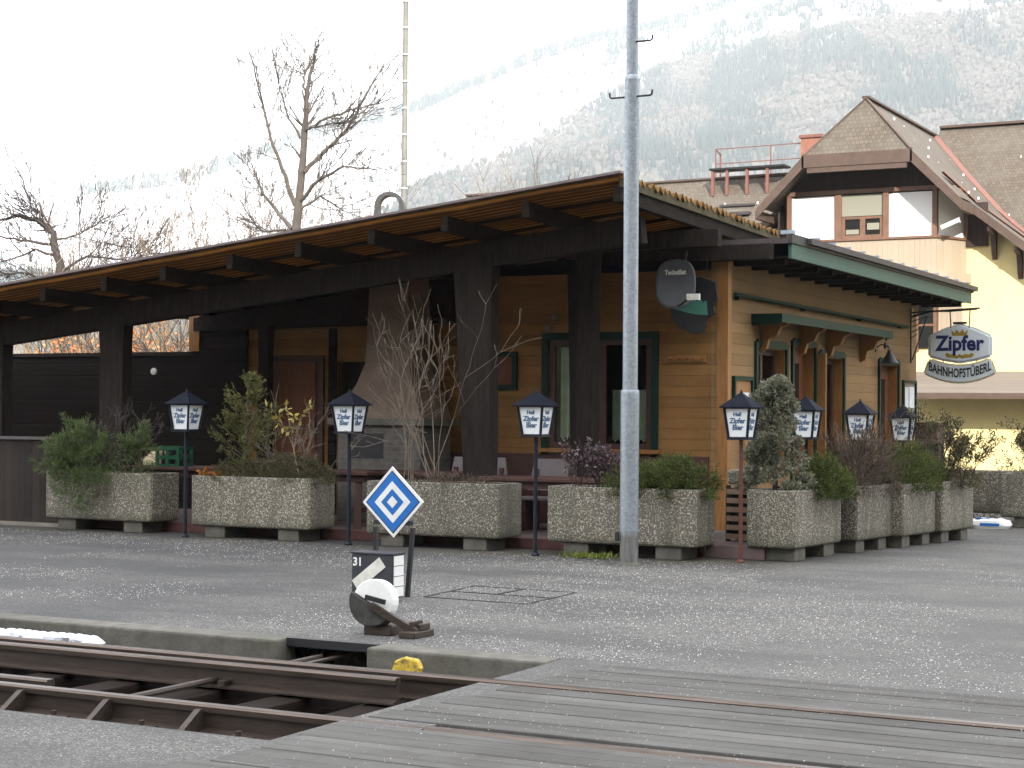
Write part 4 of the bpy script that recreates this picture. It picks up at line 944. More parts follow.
for q in range(40): branch(mb, (-6.5+rr_.uniform(0, 4), 33+rr_.uniform(-1, 1), 0), (rr_.uniform(-.4, .4), 0, 1), rr_.uniform(.5, .9), .012, 3, rr_, 3, .6, .1, .15, None, minr=.004)
tag(mb.build('bare_hedge', MT['hay'], recalc=False), 'thin sunlit bare hedge in front of the yellow house', 'hedge')

# ------------------------------------------------------------------ beer garden lamps
LG = 'four sided lamp posts around the planters'
def make_lamp(h, label, polemat):
    t = thing('lamp_post', label, 'lamp post', group=LG)
    z0, z1 = h-.52, h-.205; hb, ht = .118, .158
    b = MB(); b.tube([(0, 0, 0), (0, 0, z0-.02)], .024, 10); b.lathe([(.05, 0), (.05, .02), (.03, .04)], (0, 0, 0), 10); b.build('pole', polemat, t, smooth=True)
    f = MB(); f.box(-hb-.015, hb+.015, -hb-.015, hb+.015, z0-.03, z0)
    for sx in (-1, 1):
        for sy in (-1, 1): f.bar((sx*hb, sy*hb, z0), (sx*ht, sy*ht, z1), .026, .026)
    f.box(-ht-.012, ht+.012, -ht-.012, ht+.012, z1, z1+.018); f.build('frame', MT['lamp_black'], t)
    rf = MB(); e = .205
    rf.add([(-e, -e, z1+.02), (e, -e, z1+.02), (e, e, z1+.02), (-e, e, z1+.02), (-.022, -.022, h-.035), (.022, -.022, h-.035), (.022, .022, h-.035), (-.022, .022, h-.035), (-e, -e, z1+.008), (e, -e, z1+.008), (e, e, z1+.008), (-e, e, z1+.008)],
           [(0,1,5,4),(1,2,6,5),(2,3,7,6),(3,0,4,7),(4,5,6,7),(8,9,1,0),(9,10,2,1),(10,11,3,2),(11,8,0,3),(11,10,9,8)])
    ro = rf.build('roof', MT['lamp_roof'], t)
    fi = MB(); fi.lathe([(.018, 0), (.022, .012), (.010, .022), (.013, .03), (.002, .042)], (0, 0, h-.036), 8); fi.build('finial', MT['lamp_black'], ro)
    for k in range(4):
        a = k*math.pi/2; ca, sa = math.cos(a), math.sin(a)
        rot = lambda x, y, z: Vector((x*ca - y*sa, x*sa + y*ca, z))
        g = .010; lo, hi = hb+.002, ht+.002
        p = MB(); p.add([rot(-lo+.01, -lo+g, z0+.003), rot(lo-.01, -lo+g, z0+.003), rot(hi-.01, -hi+g, z1-.003), rot(-hi+.01, -hi+g, z1-.003), rot(-lo+.01, -lo+g+.008, z0+.003), rot(lo-.01, -lo+g+.008, z0+.003), rot(hi-.01, -hi+g+.008, z1-.003), rot(-hi+.01, -hi+g+.008, z1-.003)], [(0,1,2,3),(7,6,5,4),(0,4,5,1),(1,5,6,2),(2,6,7,3),(3,7,4,0)])
        pane = p.build('pane', MT['opal'], t)
        cen = rot(0, -(lo+hi)/2+g, (z0+z1)/2); ex = rot(1, 0, 0); ey = (rot(0, -hi, z1) - rot(0, -lo, z0)).normalized(); L = MB()
        put_text(L, 'Hell', .062, cen + ey*.095, ex, ey, .0025, 1.0, .1); put_text(L, 'Zipfer', .082, cen + ey*.022, ex, ey, .003, .95, .1); put_text(L, 'Bier', .082, cen - ey*.052, ex, ey, .003, 1.0, .1)
        L.build('lettering', MT['ink_blue'], pane)
    return t
l1 = make_lamp(1.925, 'black lamp post with white panes in the gap beside the fence side planter', MT['lamp_black']); l1.location = (-14.33, 18.12, 0)
dup(l1, (-11.83, 18.16, 0), label='black lamp post with white panes just left of the blue diamond sign')
dup(l1, (-9.15, 17.98, 0), label='black lamp post with white panes between the bare bush and the steel pole')
l4 = make_lamp(1.92, 'lamp post with a rusty brown pole at the corner of the planters', MT['lamp_brown']); l4.location = (-6.79, 18.38, 0); l4.scale = (.93, .93, 1)
for a, y, h, sc, lab in ((-6.80, 20.70, 1.90, .9, 'lamp post half hidden behind the grey green dwarf conifer'), (-6.52, 22.05, 1.86, .9, 'lamp post above the dry brown twigs in front of the hooded windows'), (-6.69, 24.75, 1.82, .92, 'lamp post farthest along the side wall, before the last doorway')):
    q = make_lamp(h, lab, MT['lamp_black']); q.location = (a, y, 0); q.scale = (sc, sc, 1)

# ------------------------------------------------------------------ steel pole
t = thing('steel_pole', 'tall galvanised steel pole standing in the asphalt before the planters', 'pole', (-7.74, 17.47, 0))
b = MB(); b.tube([(0, 0, 0), (0, 0, 1.86)], .102, 24); b.lathe([(.102, 0), (.102, .03), (.094, .05)], (0, 0, 1.86), 24); b.build('lower_tube', MT['grey_gal'], t, smooth=True)
b = MB(); b.tube([(0, 0, 1.91), (0, 0, 5.32)], .082, 24); b.lathe([(.086, 0), (.086, .03), (.072, .06)], (0, 0, 5.30), 24); b.build('middle_tube', MT['grey_gal'], t, smooth=True)
b = MB(); b.tube([(0, 0, 5.36), (0, 0, 9.2)], .068, 20); b.build('upper_tube', MT['grey_gal'], t, smooth=True)
for z, sides in ((5.12, (-1, 1)), (5.72, (1,))):
    for s in sides:
        b = MB(); b.tube([(s*.06, -.03, z), (s*.23, -.03, z), (s*.25, -.03, z+.012), (s*.255, -.03, z+.06)], .011, 6); b.build('climbing_peg', MT['steel_dark'], t)
b = MB(); b.box(-.125, -.09, -.1, -.06, .26, .36); b.build('earth_lug', MT['steel_dark'], t)
b = MB(); b.lathe([(.14, 0), (.125, .02), (.105, .03)], (0, 0, 0), 20); b.build('foot_collar', MT['concrete'], t)

# ------------------------------------------------------------------ points lever, lantern, diamond sign
t = thing('points_lantern', 'dark box shaped points lantern marked 31 with a slanting white bar', 'signal lantern', (-8.165, 13.08, 0))
b = MB(); b.box(-.21, .21, -.17, .02, .03, .405); b.build('housing', MT['lantern_grey'], t, bevel=.008)
b = MB(); b.box(-.22, .22, -.18, .03, .406, .425); b.build('lid', MT['lantern_grey'], t, bevel=.005)
b = MB(); b.bar((-.17, -.174, .13), (.11, -.174, .345), .004, .105, (.6, 0, -.8)); b.build('white_bar', MT['white_dirty'], t)
b = MB()
for k in range(4): b.box(.2135, .218, -.155, .005, .045+k*.09, .128+k*.09)
b.build('side_glass', MT['white'], t)
b = MB(); put_text(b, '31', .10, (-.145, -.172, .335), (1, 0, 0), (0, 0, 1), .003); b.build('number', MT['white'], t)
b = MB(); b.box(-.12, .12, -.14, .0, 0, .029); b.build('base', MT['steel_dark'], t)
t = thing('diamond_sign', 'blue and white diamond sign of nested squares on two thin legs', 'sign', (-8.21, 13.32, .0))
def sq(h, y, mat, name, par, th=.006):
    b = MB(); b.prism([(0, -h), (h, 0), (0, h), (-h, 0)], (0, y, .845), (1, 0, .03), (-.03, 0, 1), (0, th, 0)); return b.build(name, mat, par)
pl = sq(.318, 0, MT['white'], 'plate', t, .012)
for h, y, mt in ((.283, -.002, 'black'), (.271, -.004, 'sign_blue'), (.188, -.006, 'white'), (.118, -.008, 'sign_blue'), (.055, -.010, 'white')): sq(h, y, MT[mt], 'nested_square', pl, .0019)
for x0, x1 in ((-.20, -.2), (.19, .13)):
    b = MB(); b.bar((x0, .035, .62), (x1, .05, .0), .035, .035, (0, 1, 0)); b.build('leg', MT['steel_dark'], t)
b = MB(); b.bar((-.21, .022, .66), (.20, .022, .66), .015, .04); b.bar((-.21, .03, .74), (.20, .03, .74), .02, .03); b.build('crossbar', MT['steel_dark'], t)

MT['cast_iron'] = plain('worn_cast_iron', (.030, .029, .027), .7, .6, 16, bump=.01)
t = thing('points_lever', 'hand points lever with a round black and white counterweight', 'points lever', (-6.86, 11.02, 0))
c0 = Vector((-.06, -.02, .245)); ax = Vector((.12, -.97, .1)).normalized()
e1 = ax.cross(Vector((0, 0, 1))).normalized(); e2 = e1.cross(ax).normalized()
if e2.z < 0: e1, e2 = -e1, -e2
def halfdisc(a0, a1, rr, th, name, mat, par, y0=0):
    n = 14; poly = [(rr*math.cos(a0+(a1-a0)*k/n), rr*math.sin(a0+(a1-a0)*k/n)) for k in range(n+1)]
    b = MB(); b.prism(poly, c0 + ax*(th/2+y0), e1, e2, ax*-th); return b.build(name, mat, par, bevel=.008)
tilt = R(-28)
halfdisc(-tilt-.12, -tilt+math.pi+.12, .165, .11, 'white_half', MT['white'], t)
halfdisc(-tilt+math.pi+.13, -tilt+2*math.pi-.13, .185, .14, 'black_half', MT['cast_iron'], t, .01)
b = MB(); b.bar(c0+ax*.10+Vector((-.04, 0, .03)), c0+ax*.10+Vector((.13, 0, .0)), .02, .035); b.build('handle', MT['black'], t)
b = MB(); b.bar(c0+ax*.09+Vector((.0, 0, -.03)), (.31, -.03, .035), .05, .05); b.build('arm', MT['rust'], t)
b = MB(); b.box(.20, .34, -.12, .16, 0, .05); b.box(.25, .28, -.06, .10, .051, .12); b.box(.30, .33, -.02, .12, .051, .10); b.box(-.14, .10, -.06, .2, 0, .075); b.build('base', MT['rust'], t, bevel=.008)
b = MB(); b.prism([(-.15, 0), (.14, 0), (.155, .06), (.12, .135), (-.02, .15), (-.11, .11)], (-6.06, 10.0, -.10), (.75, 0, 0), (0, 0, .75), (0, .06, 0)); b.box(-6.14, -6.0, 9.99, 10.06, -.30, -.101)
tag(b.build('marker_block', MT['yellow'], bevel=.012), 'yellow painted marker block between the far rail and the kerb', 'marker')

# ------------------------------------------------------------------ things on the front of the inn
t = thing('satellite_dish', 'grey oval satellite dish hanging below the porch canopy', 'satellite dish', (-8.77, 21.25, 3.36))
b = MB(); n = 28; vs = [(0, .05, 0)]; fs = []
for j in range(1, 7):
    q = j/6
    for k in range(n):
        a = 2*math.pi*k/n; ca, sa = math.cos(a), math.sin(a); sx = abs(ca)**.75*(1 if ca > 0 else -1); sz = abs(sa)**.75*(1 if sa > 0 else -1)
        vs.append((.285*sx*q, .05-.055*q*q, .325*sz*q))
for k in range(n): fs.append((0, 1+k, 1+(k+1) % n))
for j in range(5):
    for k in range(n): a = 1+j*n+k; bb = 1+j*n+(k+1) % n; fs.append((a, a+n, bb+n, bb))
b.add(vs, fs); o = b.build('reflector', MT['dish'], t, smooth=True); md = o.modifiers.new('t', 'SOLIDIFY'); md.thickness = .012
b = MB(); put_text(b, 'TechniSat', .085, (.0, -.016, .15), (1, 0, 0), (0, 0, 1), .004, .88); b.build('lettering', MT['white'], o)
b = MB(); b.tube([(.0, .05, -.27), (.10, -.12, -.30), (.36, -.36, -.20)], .012, 6); b.build('arm', MT['steel_dark'], t)
b = MB(); b.tube([(.34, -.34, -.20), (.42, -.30, -.19)], [.035, .03], 10); b.box(.30, .47, -.36, -.31, -.24, -.16); b.build('receiver', MT['white_dirty'], t)
b = MB(); b.tube([(0, .06, 0), (0, .2, .05), (.05, .25, .45)], .02, 8); b.build('bracket', MT['steel_dark'], t)
b = MB(); b.tube([(-.2, .02, .3), (-.22, .03, .42), (-.1, .08, .44), (-.02, .1, .35)], .006, 5); b.build('cable', MT['black'], t)
for y_, nm in ((0, 0),):
    t = thing('hanging_sign', 'dark shield shaped hanging sign with a green emblem behind the satellite dish', 'sign', (-8.72, 21.72, 3.05))
    pts = [(-.37, .27), (-.15, .34), (.1, .44), (.32, .36), (.36, .14), (.30, .02), (.33, -.06), (.22, -.12), (.16, -.30), (.02, -.33), (-.2, -.25), (-.3, -.1), (-.33, .05)]
    b = MB(); b.prism(pts, (0, 0, 0), (1, 0, 0), (0, 0, 1), (0, .03, 0)); b.build('board', MT['steel_dark'], t, bevel=.006)
    tp = [(-.30, .02), (-.26, .12), (-.22, .08), (-.18, .16), (-.14, .10), (-.08, .18), (-.03, .11), (.02, .17), (.06, .1), (.11, .15), (.15, .09), (.20, .12), (.22, -.08), (.05, -.07), (-.12, -.03)]
    b = MB(); b.prism(tp, (0, -.004, 0), (1, 0, 0), (0, 0, 1), (0, .003, 0)); b.build('emblem', plain('sea_green_paint', (.07, .24, .18), .5, .2, 9), t)
    b = MB(); b.tube([(-.2, .015, .33), (-.2, .015, .70)], .006, 5); b.tube([(.2, .015, .4), (.2, .015, .70)], .006, 5); b.build('chain', MT['black'], t)
t = thing('hook_rail', 'ochre wooden rail of coat hooks on the front wall', 'hook rail', (-8.9, 21.99, 2.40))
b = MB(); b.box(-.29, .29, -.02, -.001, -.045, .045); b.build('backboard', MT['ochre_trim'], t, bevel=.004)
for k in range(5): 
    b = MB(); b.lathe([(.022, 0), (.015, .03), (.026, .06), (.018, .075)], (0, 0, 0), 8); o = b.build('peg', MT['ochre_trim'], t); o.rotation_euler = (R(80), 0, 0); o.location = (-.22+.11*k, -.02, 0)
t = thing('framed_notice', 'dark green framed board on the ochre wall right of the big canopy post', 'notice board', (-11.75, 21.97, 2.25))
b = MB(); 
for x0, x1, z0, z1 in ((-.26, .26, .20, .27), (-.26, .26, -.27, -.20), (-.26, -.19, -.199, .199), (.19, .26, -.199, .199)): b.box(x0, x1, -.03, .028, z0, z1)
b.build('frame', MT['green'], t); b = MB(); b.box(-.189, .189, .0, .027, -.199, .199); b.build('back', MT['red_wood'], t)
for x, z in ((-10.9, 3.0), (-9.0, 3.05), (-11.0, 2.85)):
    b = MB(); b.lathe([(.045, 0), (.05, .02), (.03, .05)], (0, 0, 0), 12); o = b.build('wall_fitting', MT['mauve']); o.rotation_euler = (R(90), 0, 0); o.location = (x, 21.998, z); tag(o, 'small pale round fitting high on the ochre front wall', 'fitting', 'fittings on the front wall')
def notice(y0, y1, z0, z1, lab, papers):
    t = thing('notice_case', lab, 'notice case', (AX, (y0+y1)/2, (z0+z1)/2)); h = (y1-y0)/2; v = (z1-z0)/2
    b = MB(); b.box(.002, .05, -h, -h+.05, -v, v); b.box(.002, .05, h-.05, h, -v, v); b.box(.002, .05, -h+.05, h-.05, -v, -v+.05); b.box(.002, .05, -h+.05, h-.05, v-.05, v); b.build('frame', MT['green'], t)
    b = MB(); b.box(.002, .02, -h+.05, h-.05, -v+.05, v-.05); b.build('back', MT['ochre_trim'] if len(papers) < 2 else MT['mauve'], t)
    for (ya, yb, za, zb_) in papers:
        b = MB(); b.box(.021, .024, ya, yb, za, zb_); b.build('paper', MT['paper'], t)
notice(22.2, 22.95, 1.50, 2.17, 'green framed notice case near the corner with one small paper', [(.02, .25, -.12, .12)])
notice(30.75, 31.62, 1.40, 2.29, 'green framed notice case at the far end of the side wall full of pale papers', [(-.36, -.05, -.3, .32), (.0, .34, -.05, .33), (.02, .3, -.36, -.08)])
t = thing('wall_lamp', 'small bell shaped wall lamp by the end of the entrance hood', 'wall lamp', (AX, 29.1, 2.78))
b = MB(); b.tube([(0, 0, .02), (.10, 0, .08), (.22, 0, .04), (.24, 0, -.02)], .012, 6); b.box(.002, .02, -.05, .05, -.05, .07); b.build('bracket', MT['steel_dark'], t)
b = MB(); b.lathe([(.035, 0), (.05, -.05), (.10, -.14), (.16, -.22), (.15, -.22), (.03, -.05)], (.24, 0, -.02), 14); b.build('shade', MT['steel_dark'], t, smooth=True)

# hanging brewery sign on an iron bracket at the end of the wall
t = thing('bracket_sign', 'white two part hanging inn sign with a gold crown on an iron bracket', 'sign', (-7.45, 31.35, 2.90))
hexp = [(-.53, -.16), (-.53, .17), (-.28, .29), (0, .375), (.28, .29), (.53, .17), (.53, -.16), (.32, -.22), (0, -.275), (-.32, -.22)]
b = MB(); b.prism(hexp, (0, -.03, 0), (1, 0, 0), (0, 0, 1), (0, .06, 0)); pl = b.build('upper_plate', MT['sign_white'], t, bevel=.012)
b = MB()
for i in range(len(hexp)):
    p, q = hexp[i], hexp[(i+1) % len(hexp)]; b.bar((p[0]*1.012, 0, p[1]*1.012), (q[0]*1.012, 0, q[1]*1.012), .068, .012, (0, 1, 0))
b.build('rim', MT['sign_white'], pl)
b = MB(); put_text(b, 'Zipfer', .37, (.0, -.031, .045), (1, 0, 0), (0, 0, 1), .012, .92); b.build('lettering', MT['navy'], pl)
b = MB(); b.prism([(-.13, 0), (.13, 0), (.15, .11), (.09, .05), (.06, .12), (0, .06), (-.06, .12), (-.09, .05), (-.15, .11)], (0, -.034, .19), (1, 0, 0), (0, 0, 1), (0, .003, 0)); b.build('crown', MT['gold'], pl)
b = MB(); b.prism([(-.26, .02), (-.22, .05), (-.17, .02), (-.10, .03), (-.05, .0), (0, .03), (.05, .0), (.10, .03), (.17, .02), (.22, .05), (.26, .02), (.22, -.03), (.12, -.035), (.05, -.055), (0, -.03), (-.05, -.055), (-.12, -.035), (-.22, -.03)], (0, -.034, -.165), (1, 0, 0), (0, 0, 1), (0, .003, 0)); b.build('wreath', MT['gold'], pl)
def arc(u): return -.37 + .155*u*u/(.6*.6)   # top edge of the lower banner
top = [(x, arc(x)+.02) for x in np.linspace(-.50, .50, 13)]; bot = [(x, arc(x)*1.0-.285+.02) for x in np.linspace(.62, -.62, 15)]
poly = top + [(.55, arc(.55)-.03)] + bot + [(-.55, arc(-.55)-.03)]
b = MB(); b.prism(poly, (0, -.025, 0), (1, 0, 0), (0, 0, 1), (0, .05, 0)); pl2 = b.build('lower_plate', MT['sign_white'], t)
b = MB()
for i in range(len(poly)):
    p, q = poly[i], poly[(i+1) % len(poly)]; b.bar((p[0], 0, p[1]), (q[0], 0, q[1]), .062, .018, (0, 1, 0))
b.build('rim', MT['sign_edge'], pl2)
b = MB(); put_text(b, 'BAHNHOFSTÜBERL', .225, (0, -.026, 0), (1, 0, 0), (0, 0, 1), .006, .57, bend=lambda x, y: (x*(1 - .0*y), y + arc(x) - .115)); b.build('lettering', MT['black'], pl2)
b = MB(); b.tube([(-.3, 0, -.2), (-.3, 0, -.36)], .012, 6); b.tube([(.3, 0, -.2), (.3, 0, -.36)], .012, 6); b.build('link', MT['sign_edge'], t)
b = MB(); zt = .66
b.tube([(AX+7.45+.01, 0, zt-.04), (.35, 0, zt+.02)], .018, 6); b.tube([(AX+7.45+.01, 0, zt-.12), (-.5, 0, zt-.02), (-.2, 0, zt-.03), (.3, 0, zt)], .012, 6)
for k in range(5): b.tube([(AX+7.45+.01+.001, .0, zt-.1-.1*k), (AX+7.45+.32-.05*k, 0, zt-.02-.10*k)], .010, 5)
b.box(AX+7.452, AX+7.475, -.03, .03, zt-.95, zt+.05); b.tube([(AX+7.48, 0, zt-.9), (AX+7.75, 0, zt-.1)], .012, 6)
for x in (-.18, .18): b.tube([(x, 0, zt), (x*.9, 0, .33)], .011, 6)
b.box(-.12, .12, -.02, .02, .40, .44)
b.build('bracket', MT['steel_dark'], t)

# ------------------------------------------------------------------ porch furniture
TG = 'brown tables on the porch'
def table(x, y, L, lab, z=.86, top='redbrown', rz=0):
    t = thing('patio_table', lab, 'table', (x, y, .1), rz, TG); z -= .1
    b = MB(); b.box(-L/2, L/2, -.36, .36, z-.05, z); b.build('table_top', MT[top], t, bevel=.008)
    b = MB(); b.box(-L/2+.08, L/2-.08, -.30, .30, z-.14, z-.051); b.build('apron', MT['redbrown'], t)
    for sx in (-1, 1):
        c = MB()
        for sy in (-1, 1): c.bar((sx*(L/2-.2), sy*.25, z-.052), (sx*(L/2-.16), sy*.33, 0), .09, .05)
        c.bar((sx*(L/2-.18), -.3, .25), (sx*(L/2-.18), .3, .25), .04, .07); c.build('trestle', MT['redbrown'], t)
    return t
table(-15.7, 19.75, 1.6, 'brown table on the porch with the green crate on it')
table(-13.2, 19.75, 1.7, 'brown table on the porch behind the second lamp')
table(-11.9, 20.1, 1.5, 'brown table on the porch behind the bare twiggy bush')
table(-9.9, 19.75, 1.6, 'brown table on the porch behind the third lamp', .84)
BG = 'benches along the porch'
def bench(x, y, L, lab, mat='mauve'):
    t = thing('porch_bench', lab, 'bench', (x, y, .1), 0, BG)
    b = MB(); b.box(-L/2, L/2, -.2, .2, .40, .44); b.build('seat', MT[mat], t, bevel=.006)
    b = MB(); b.prism([(-L/2, 0), (L/2, 0), (L/2-.08, .42), (-L/2+.08, .42)], (0, .19, .52), (1, 0, 0), (0, .15, 1), (0, .03, 0)); b.build('backrest', MT[mat], t)
    for sx in (-1, 1):
        c = MB(); c.box(sx*(L/2-.12)-.03, sx*(L/2-.12)+.03, -.18, .18, 0, .399); c.box(sx*(L/2-.12)-.03, sx*(L/2-.12)+.03, .20, .25, .0, .8); c.build('leg', MT['redbrown'], t)
bench(-11.55, 20.75, .95, 'mauve grey bench back showing left of the big canopy post')
bench(-10.35, 20.65, .75, 'mauve grey bench back showing right of the big canopy post')
t = thing('bottle_crate', 'green plastic bottle crate standing on the brown table', 'crate', (-15.72, 19.62, .863))
b = MB(); L, W_, H = .42, .32, .28
for x0, x1, y0, y1 in ((-L/2, L/2, -W_/2, -W_/2+.02), (-L/2, L/2, W_/2-.02, W_/2), (-L/2, -L/2+.02, -W_/2+.02, W_/2-.02), (L/2-.02, L/2, -W_/2+.02, W_/2-.02)):
    b.box(x0, x1, y0, y1, 0, .03); b.box(x0, x1, y0, y1, .10, .15); b.box(x0, x1, y0, y1, H-.05, H)
for sx in (-1, 0, 1):
    for sy in (-1, 1): b.box(sx*(L/2-.025)-.024, sx*(L/2-.025)+.024, sy*(W_/2-.0105)-.0135, sy*(W_/2-.0105)+.0135, .031, H-.051)
b.box(-L/2+.02, L/2-.02, -W_/2+.02, W_/2-.02, 0, .012); b.build('shell', MT['green_bright'], t)
for k in range(6):
    c = MB(); c.lathe([(.03, .012), (.03, .15), (.012, .2), (.012, .24)], (-.14+.14*(k % 3), -.07+.14*(k//3), 0), 8); c.build('bottle', MT['steel_dark'], t)
c = MB(); c.prism([(0, 0), (.36, 0), (.36, .2), (.05, .2)], (-16.42, 19.7, .865), (1, 0, 0), (0, 0, 1), (0, .25, 0)); tag(c.build('cardboard_box', MT['cream'], bevel=.006), 'pale cardboard box beside the green bottle crate', 'box')
CG = 'metal garden chairs behind the juniper'
ch = thing('garden_chair', 'dark metal garden chair with a blue seat cushion behind the juniper', 'chair', (-14.05, 20.45, .1), R(160), CG)
b = MB()
for sx in (-1, 1):
    b.tube([(sx*.25, -.22, 0), (sx*.25, -.2, .62), (sx*.25, -.12, .66), (sx*.25, .18, .66)], .013, 6); b.tube([(sx*.24, .26, 0), (sx*.23, .2, .42), (sx*.22, .28, .92)], .013, 6)
b.build('frame', MT['steel_dark'], ch)
b = MB(); b.tube([(-.22, .28, .92), (0, .30, .97), (.22, .28, .92)], .013, 6)
for k in range(5): b.bar((-.22, .215+.013*k, .48+.09*k), (.22, .215+.013*k, .48+.09*k), .012, .04)
b.build('backrest', MT['steel_dark'], ch)
b = MB(); b.box(-.22, .22, -.2, .2, .42, .47); b.build('seat', plain('dark_blue_cushion', (.015, .03, .12), .8, .2, 9), ch, bevel=.012)
dup(ch, (-14.5, 20.7, .1), R(140), 'dark metal garden chair left of the one with the blue cushion, nearer the door')
# steps and slatted crate at the gap beside the corner
t = thing('entrance_step', 'low mauve brown step in the gap between the two corner planters', 'step', (-7.02, 18.95, 0))
b = MB(); b.box(-.36, .36, -.15, .75, 0, .16); b.build('tread', plain('mauve_brown_step', (.12, .085, .085), .8, .25, 4), t, bevel=.012)
t = thing('slatted_crate', 'dark slatted wooden crate standing behind the brown lamp post', 'crate', (-7.0, 19.35, .161))
for k in range(6):
    b = MB(); b.box(-.32, .32, -.02, .0, .03+k*.105, .09+k*.105); b.build('slat', plain('pale_brown_slat', (.19, .13, .09), .7, .3, 6) if k == 0 else bpy.data.materials['pale_brown_slat'], t)
b = MB()
for x in (-.31, .31):
    for y in (.02, .34): b.box(x-.025, x+.025, y-.0195, y+.0195, 0, .66)
b.box(-.3, .3, .03, .33, .05, .62); b.build('frame', MT['black'], t)
c = MB(); c.box(-7.33, -6.98, 19.36, 19.62, .83, 1.0); tag(c.build('stone_pot', MT['aggregate'], bevel=.03), 'pale stone pot on top of the slatted crate', 'pot')
c = MB(); c.bar((-8.22, 22.35, .1), (-8.29, 22.55, 1.9), .03, .03); c.bar((-8.2, 22.5, .1), (-8.29, 22.75, 1.85), .025, .025); tag(c.build('leaning_poles', MT['ochre_trim']), 'two thin pale sticks leaning against the wall at the corner', 'sticks')
t = thing('flower_box', 'window box with dark plants and a few red flowers under the side window', 'window box', (AX+.2, 26.6, .78))
b = MB(); b.box(-.1, .14, -.6, .6, 0, .18); b.build('trough', MT['redbrown'], t, bevel=.006)
b = MB(); bush(b, (.02, 0, .14), (.2, .62, .34), 400, .09, .03, 4, .5, 61, .1); b.build('foliage', MT['juniper'], t, recalc=False)
b = MB()
for q in range(40): needle(b, Vector((.02+rng.uniform(-.2, .2), rng.uniform(-.6, .6), .3+rng.uniform(-.1, .25))), rv(), .05, .045)
b.build('flowers', plain('red_petals', (.32, .03, .03), .7), t, recalc=False)
t = thing('storage_box', 'dark brown wooden box beyond the last side lamp', 'box', (-6.40, 25.1, 0))
b = MB(); b.box(-.16, .16, -.2, .25, 0, 1.52); b.build('body', boards('brown_box_boards', (.085, .055, .042), 2, .12, .25, .8, 0), t, bevel=.008); b = MB(); b.box(-.19, .19, -.23, .28, 1.521, 1.56); b.build('lid', MT['redbrown'], t)
t = thing('plastic_sack', 'blue and white plastic sack lying on the ground by the lone planter', 'sack', (-5.72, 26.0, 0))
b = MB(); 
vs = []; 
for j, (z, s_) in enumerate(((0, .9), (.06, 1.05), (.12, .95), (.15, .6))):
    for k in range(14):
        a = 2*math.pi*k/14; vs.append((.30*s_*math.copysign(abs(math.cos(a))**.6, math.cos(a)), .16*s_*math.copysign(abs(math.sin(a))**.6, math.sin(a)), z + .012*math.sin(k*2.3+j)))
fs = [(j*14+k, j*14+(k+1) % 14, j*14+14+(k+1) % 14, j*14+14+k) for j in range(3) for k in range(14)] + [tuple(range(14))[::-1], tuple(range(42, 56))]
b.add(vs, fs); b.build('body', MT['white'], t, smooth=True); b = MB(); b.box(-.12, .16, -.172, -.165, .05, .09); b.box(-.2, .0, -.1, .0, .148, .16); b.build('print', MT['sign_blue'], t)

# ------------------------------------------------------------------ station house
C = -14.93
st = thing('station_house', 'large pale yellow house with shingled half hipped gable and glazed bay', 'house', (C, 52.2, 0), world=True)
def roofz(d): # height over half width d of the gable roof
    return float(np.interp(abs(d), [0, 1.6, 3.0, 5.2, 7.5], [11.15, 9.40, 7.95, 6.20, 4.55]))
prof = [-7.5, -5.2, -3.0, -1.6, 0, 1.6, 3.0, 5.2, 7.5]
b = MB(); poly = [(-6.0, 0)] + [(6.0, 0)] + [(d, roofz(d)-.28) for d in (6.0, 5.2, 3.0, 1.6)] + [(d, roofz(d)-.28) for d in (-1.6, -3.0, -5.2, -6.0)]
b.prism(poly, (C, 52.2, 0), (1, 0, 0), (0, 0, 1), (0, 7.5, 0)); b.build('gable_wall', MT['yellow_wall'], st)
b = MB(); b.box(C+6.0, 14, 54.6, 62, 0, 6.4); b.build('main_wall', MT['yellow_wall'], st)
b = MB(); b.box(-30, C-6.0, 53, 62, 0, 7.2); b.build('left_wall', MT['yellow_wall'], st)
def uvroof(name, quads, mat, parent, th=.12):
    """roof planes with uv in metres (u along eave, v up the slope)"""
    me = bpy.data.meshes.new(name); vs = []; fs = []; uv = []
    for pts in quads:
        P = [Vector(p) for p in pts]; n = (P[1]-P[0]).cross(P[-1]-P[0]).normalized()
        if n.z < 0: n = -n
        h = Vector((0, 0, 1)).cross(n).normalized(); s_ = n.cross(h); o = len(vs)
        vs += P; fs.append(tuple(range(o, o+len(P)))); uv += [(p.dot(h), p.dot(s_)) for p in P]
        o = len(vs); Q = [p - n*th for p in P]; vs += Q; fs.append(tuple(range(o, o+len(P)))[::-1]); uv += [(p.dot(h), p.dot(s_)) for p in Q][::-1]
        m_ = len(P)
        for k in range(m_): fs.append((o-m_+k, o+k, o+(k+1) % m_, o-m_+(k+1) % m_)); uv += [(0, 0)]*4
    me.from_pydata([tuple(v) for v in vs], [], fs); L = me.uv_layers.new(name='UVMap'); L.data.foreach_set('uv', [c for p in uv for c in p]); me.materials.append(mat)
    o = bpy.data.objects.new(name, me); COL.objects.link(o); o.parent = parent; o.location = -parent.location if parent.type == 'EMPTY' else (0, 0, 0); return o
B0, BB, BM = 50.0, 51.4, 59.3   # bay verge plane, wall verge plane, main ridge
quads = []
zr = 11.15
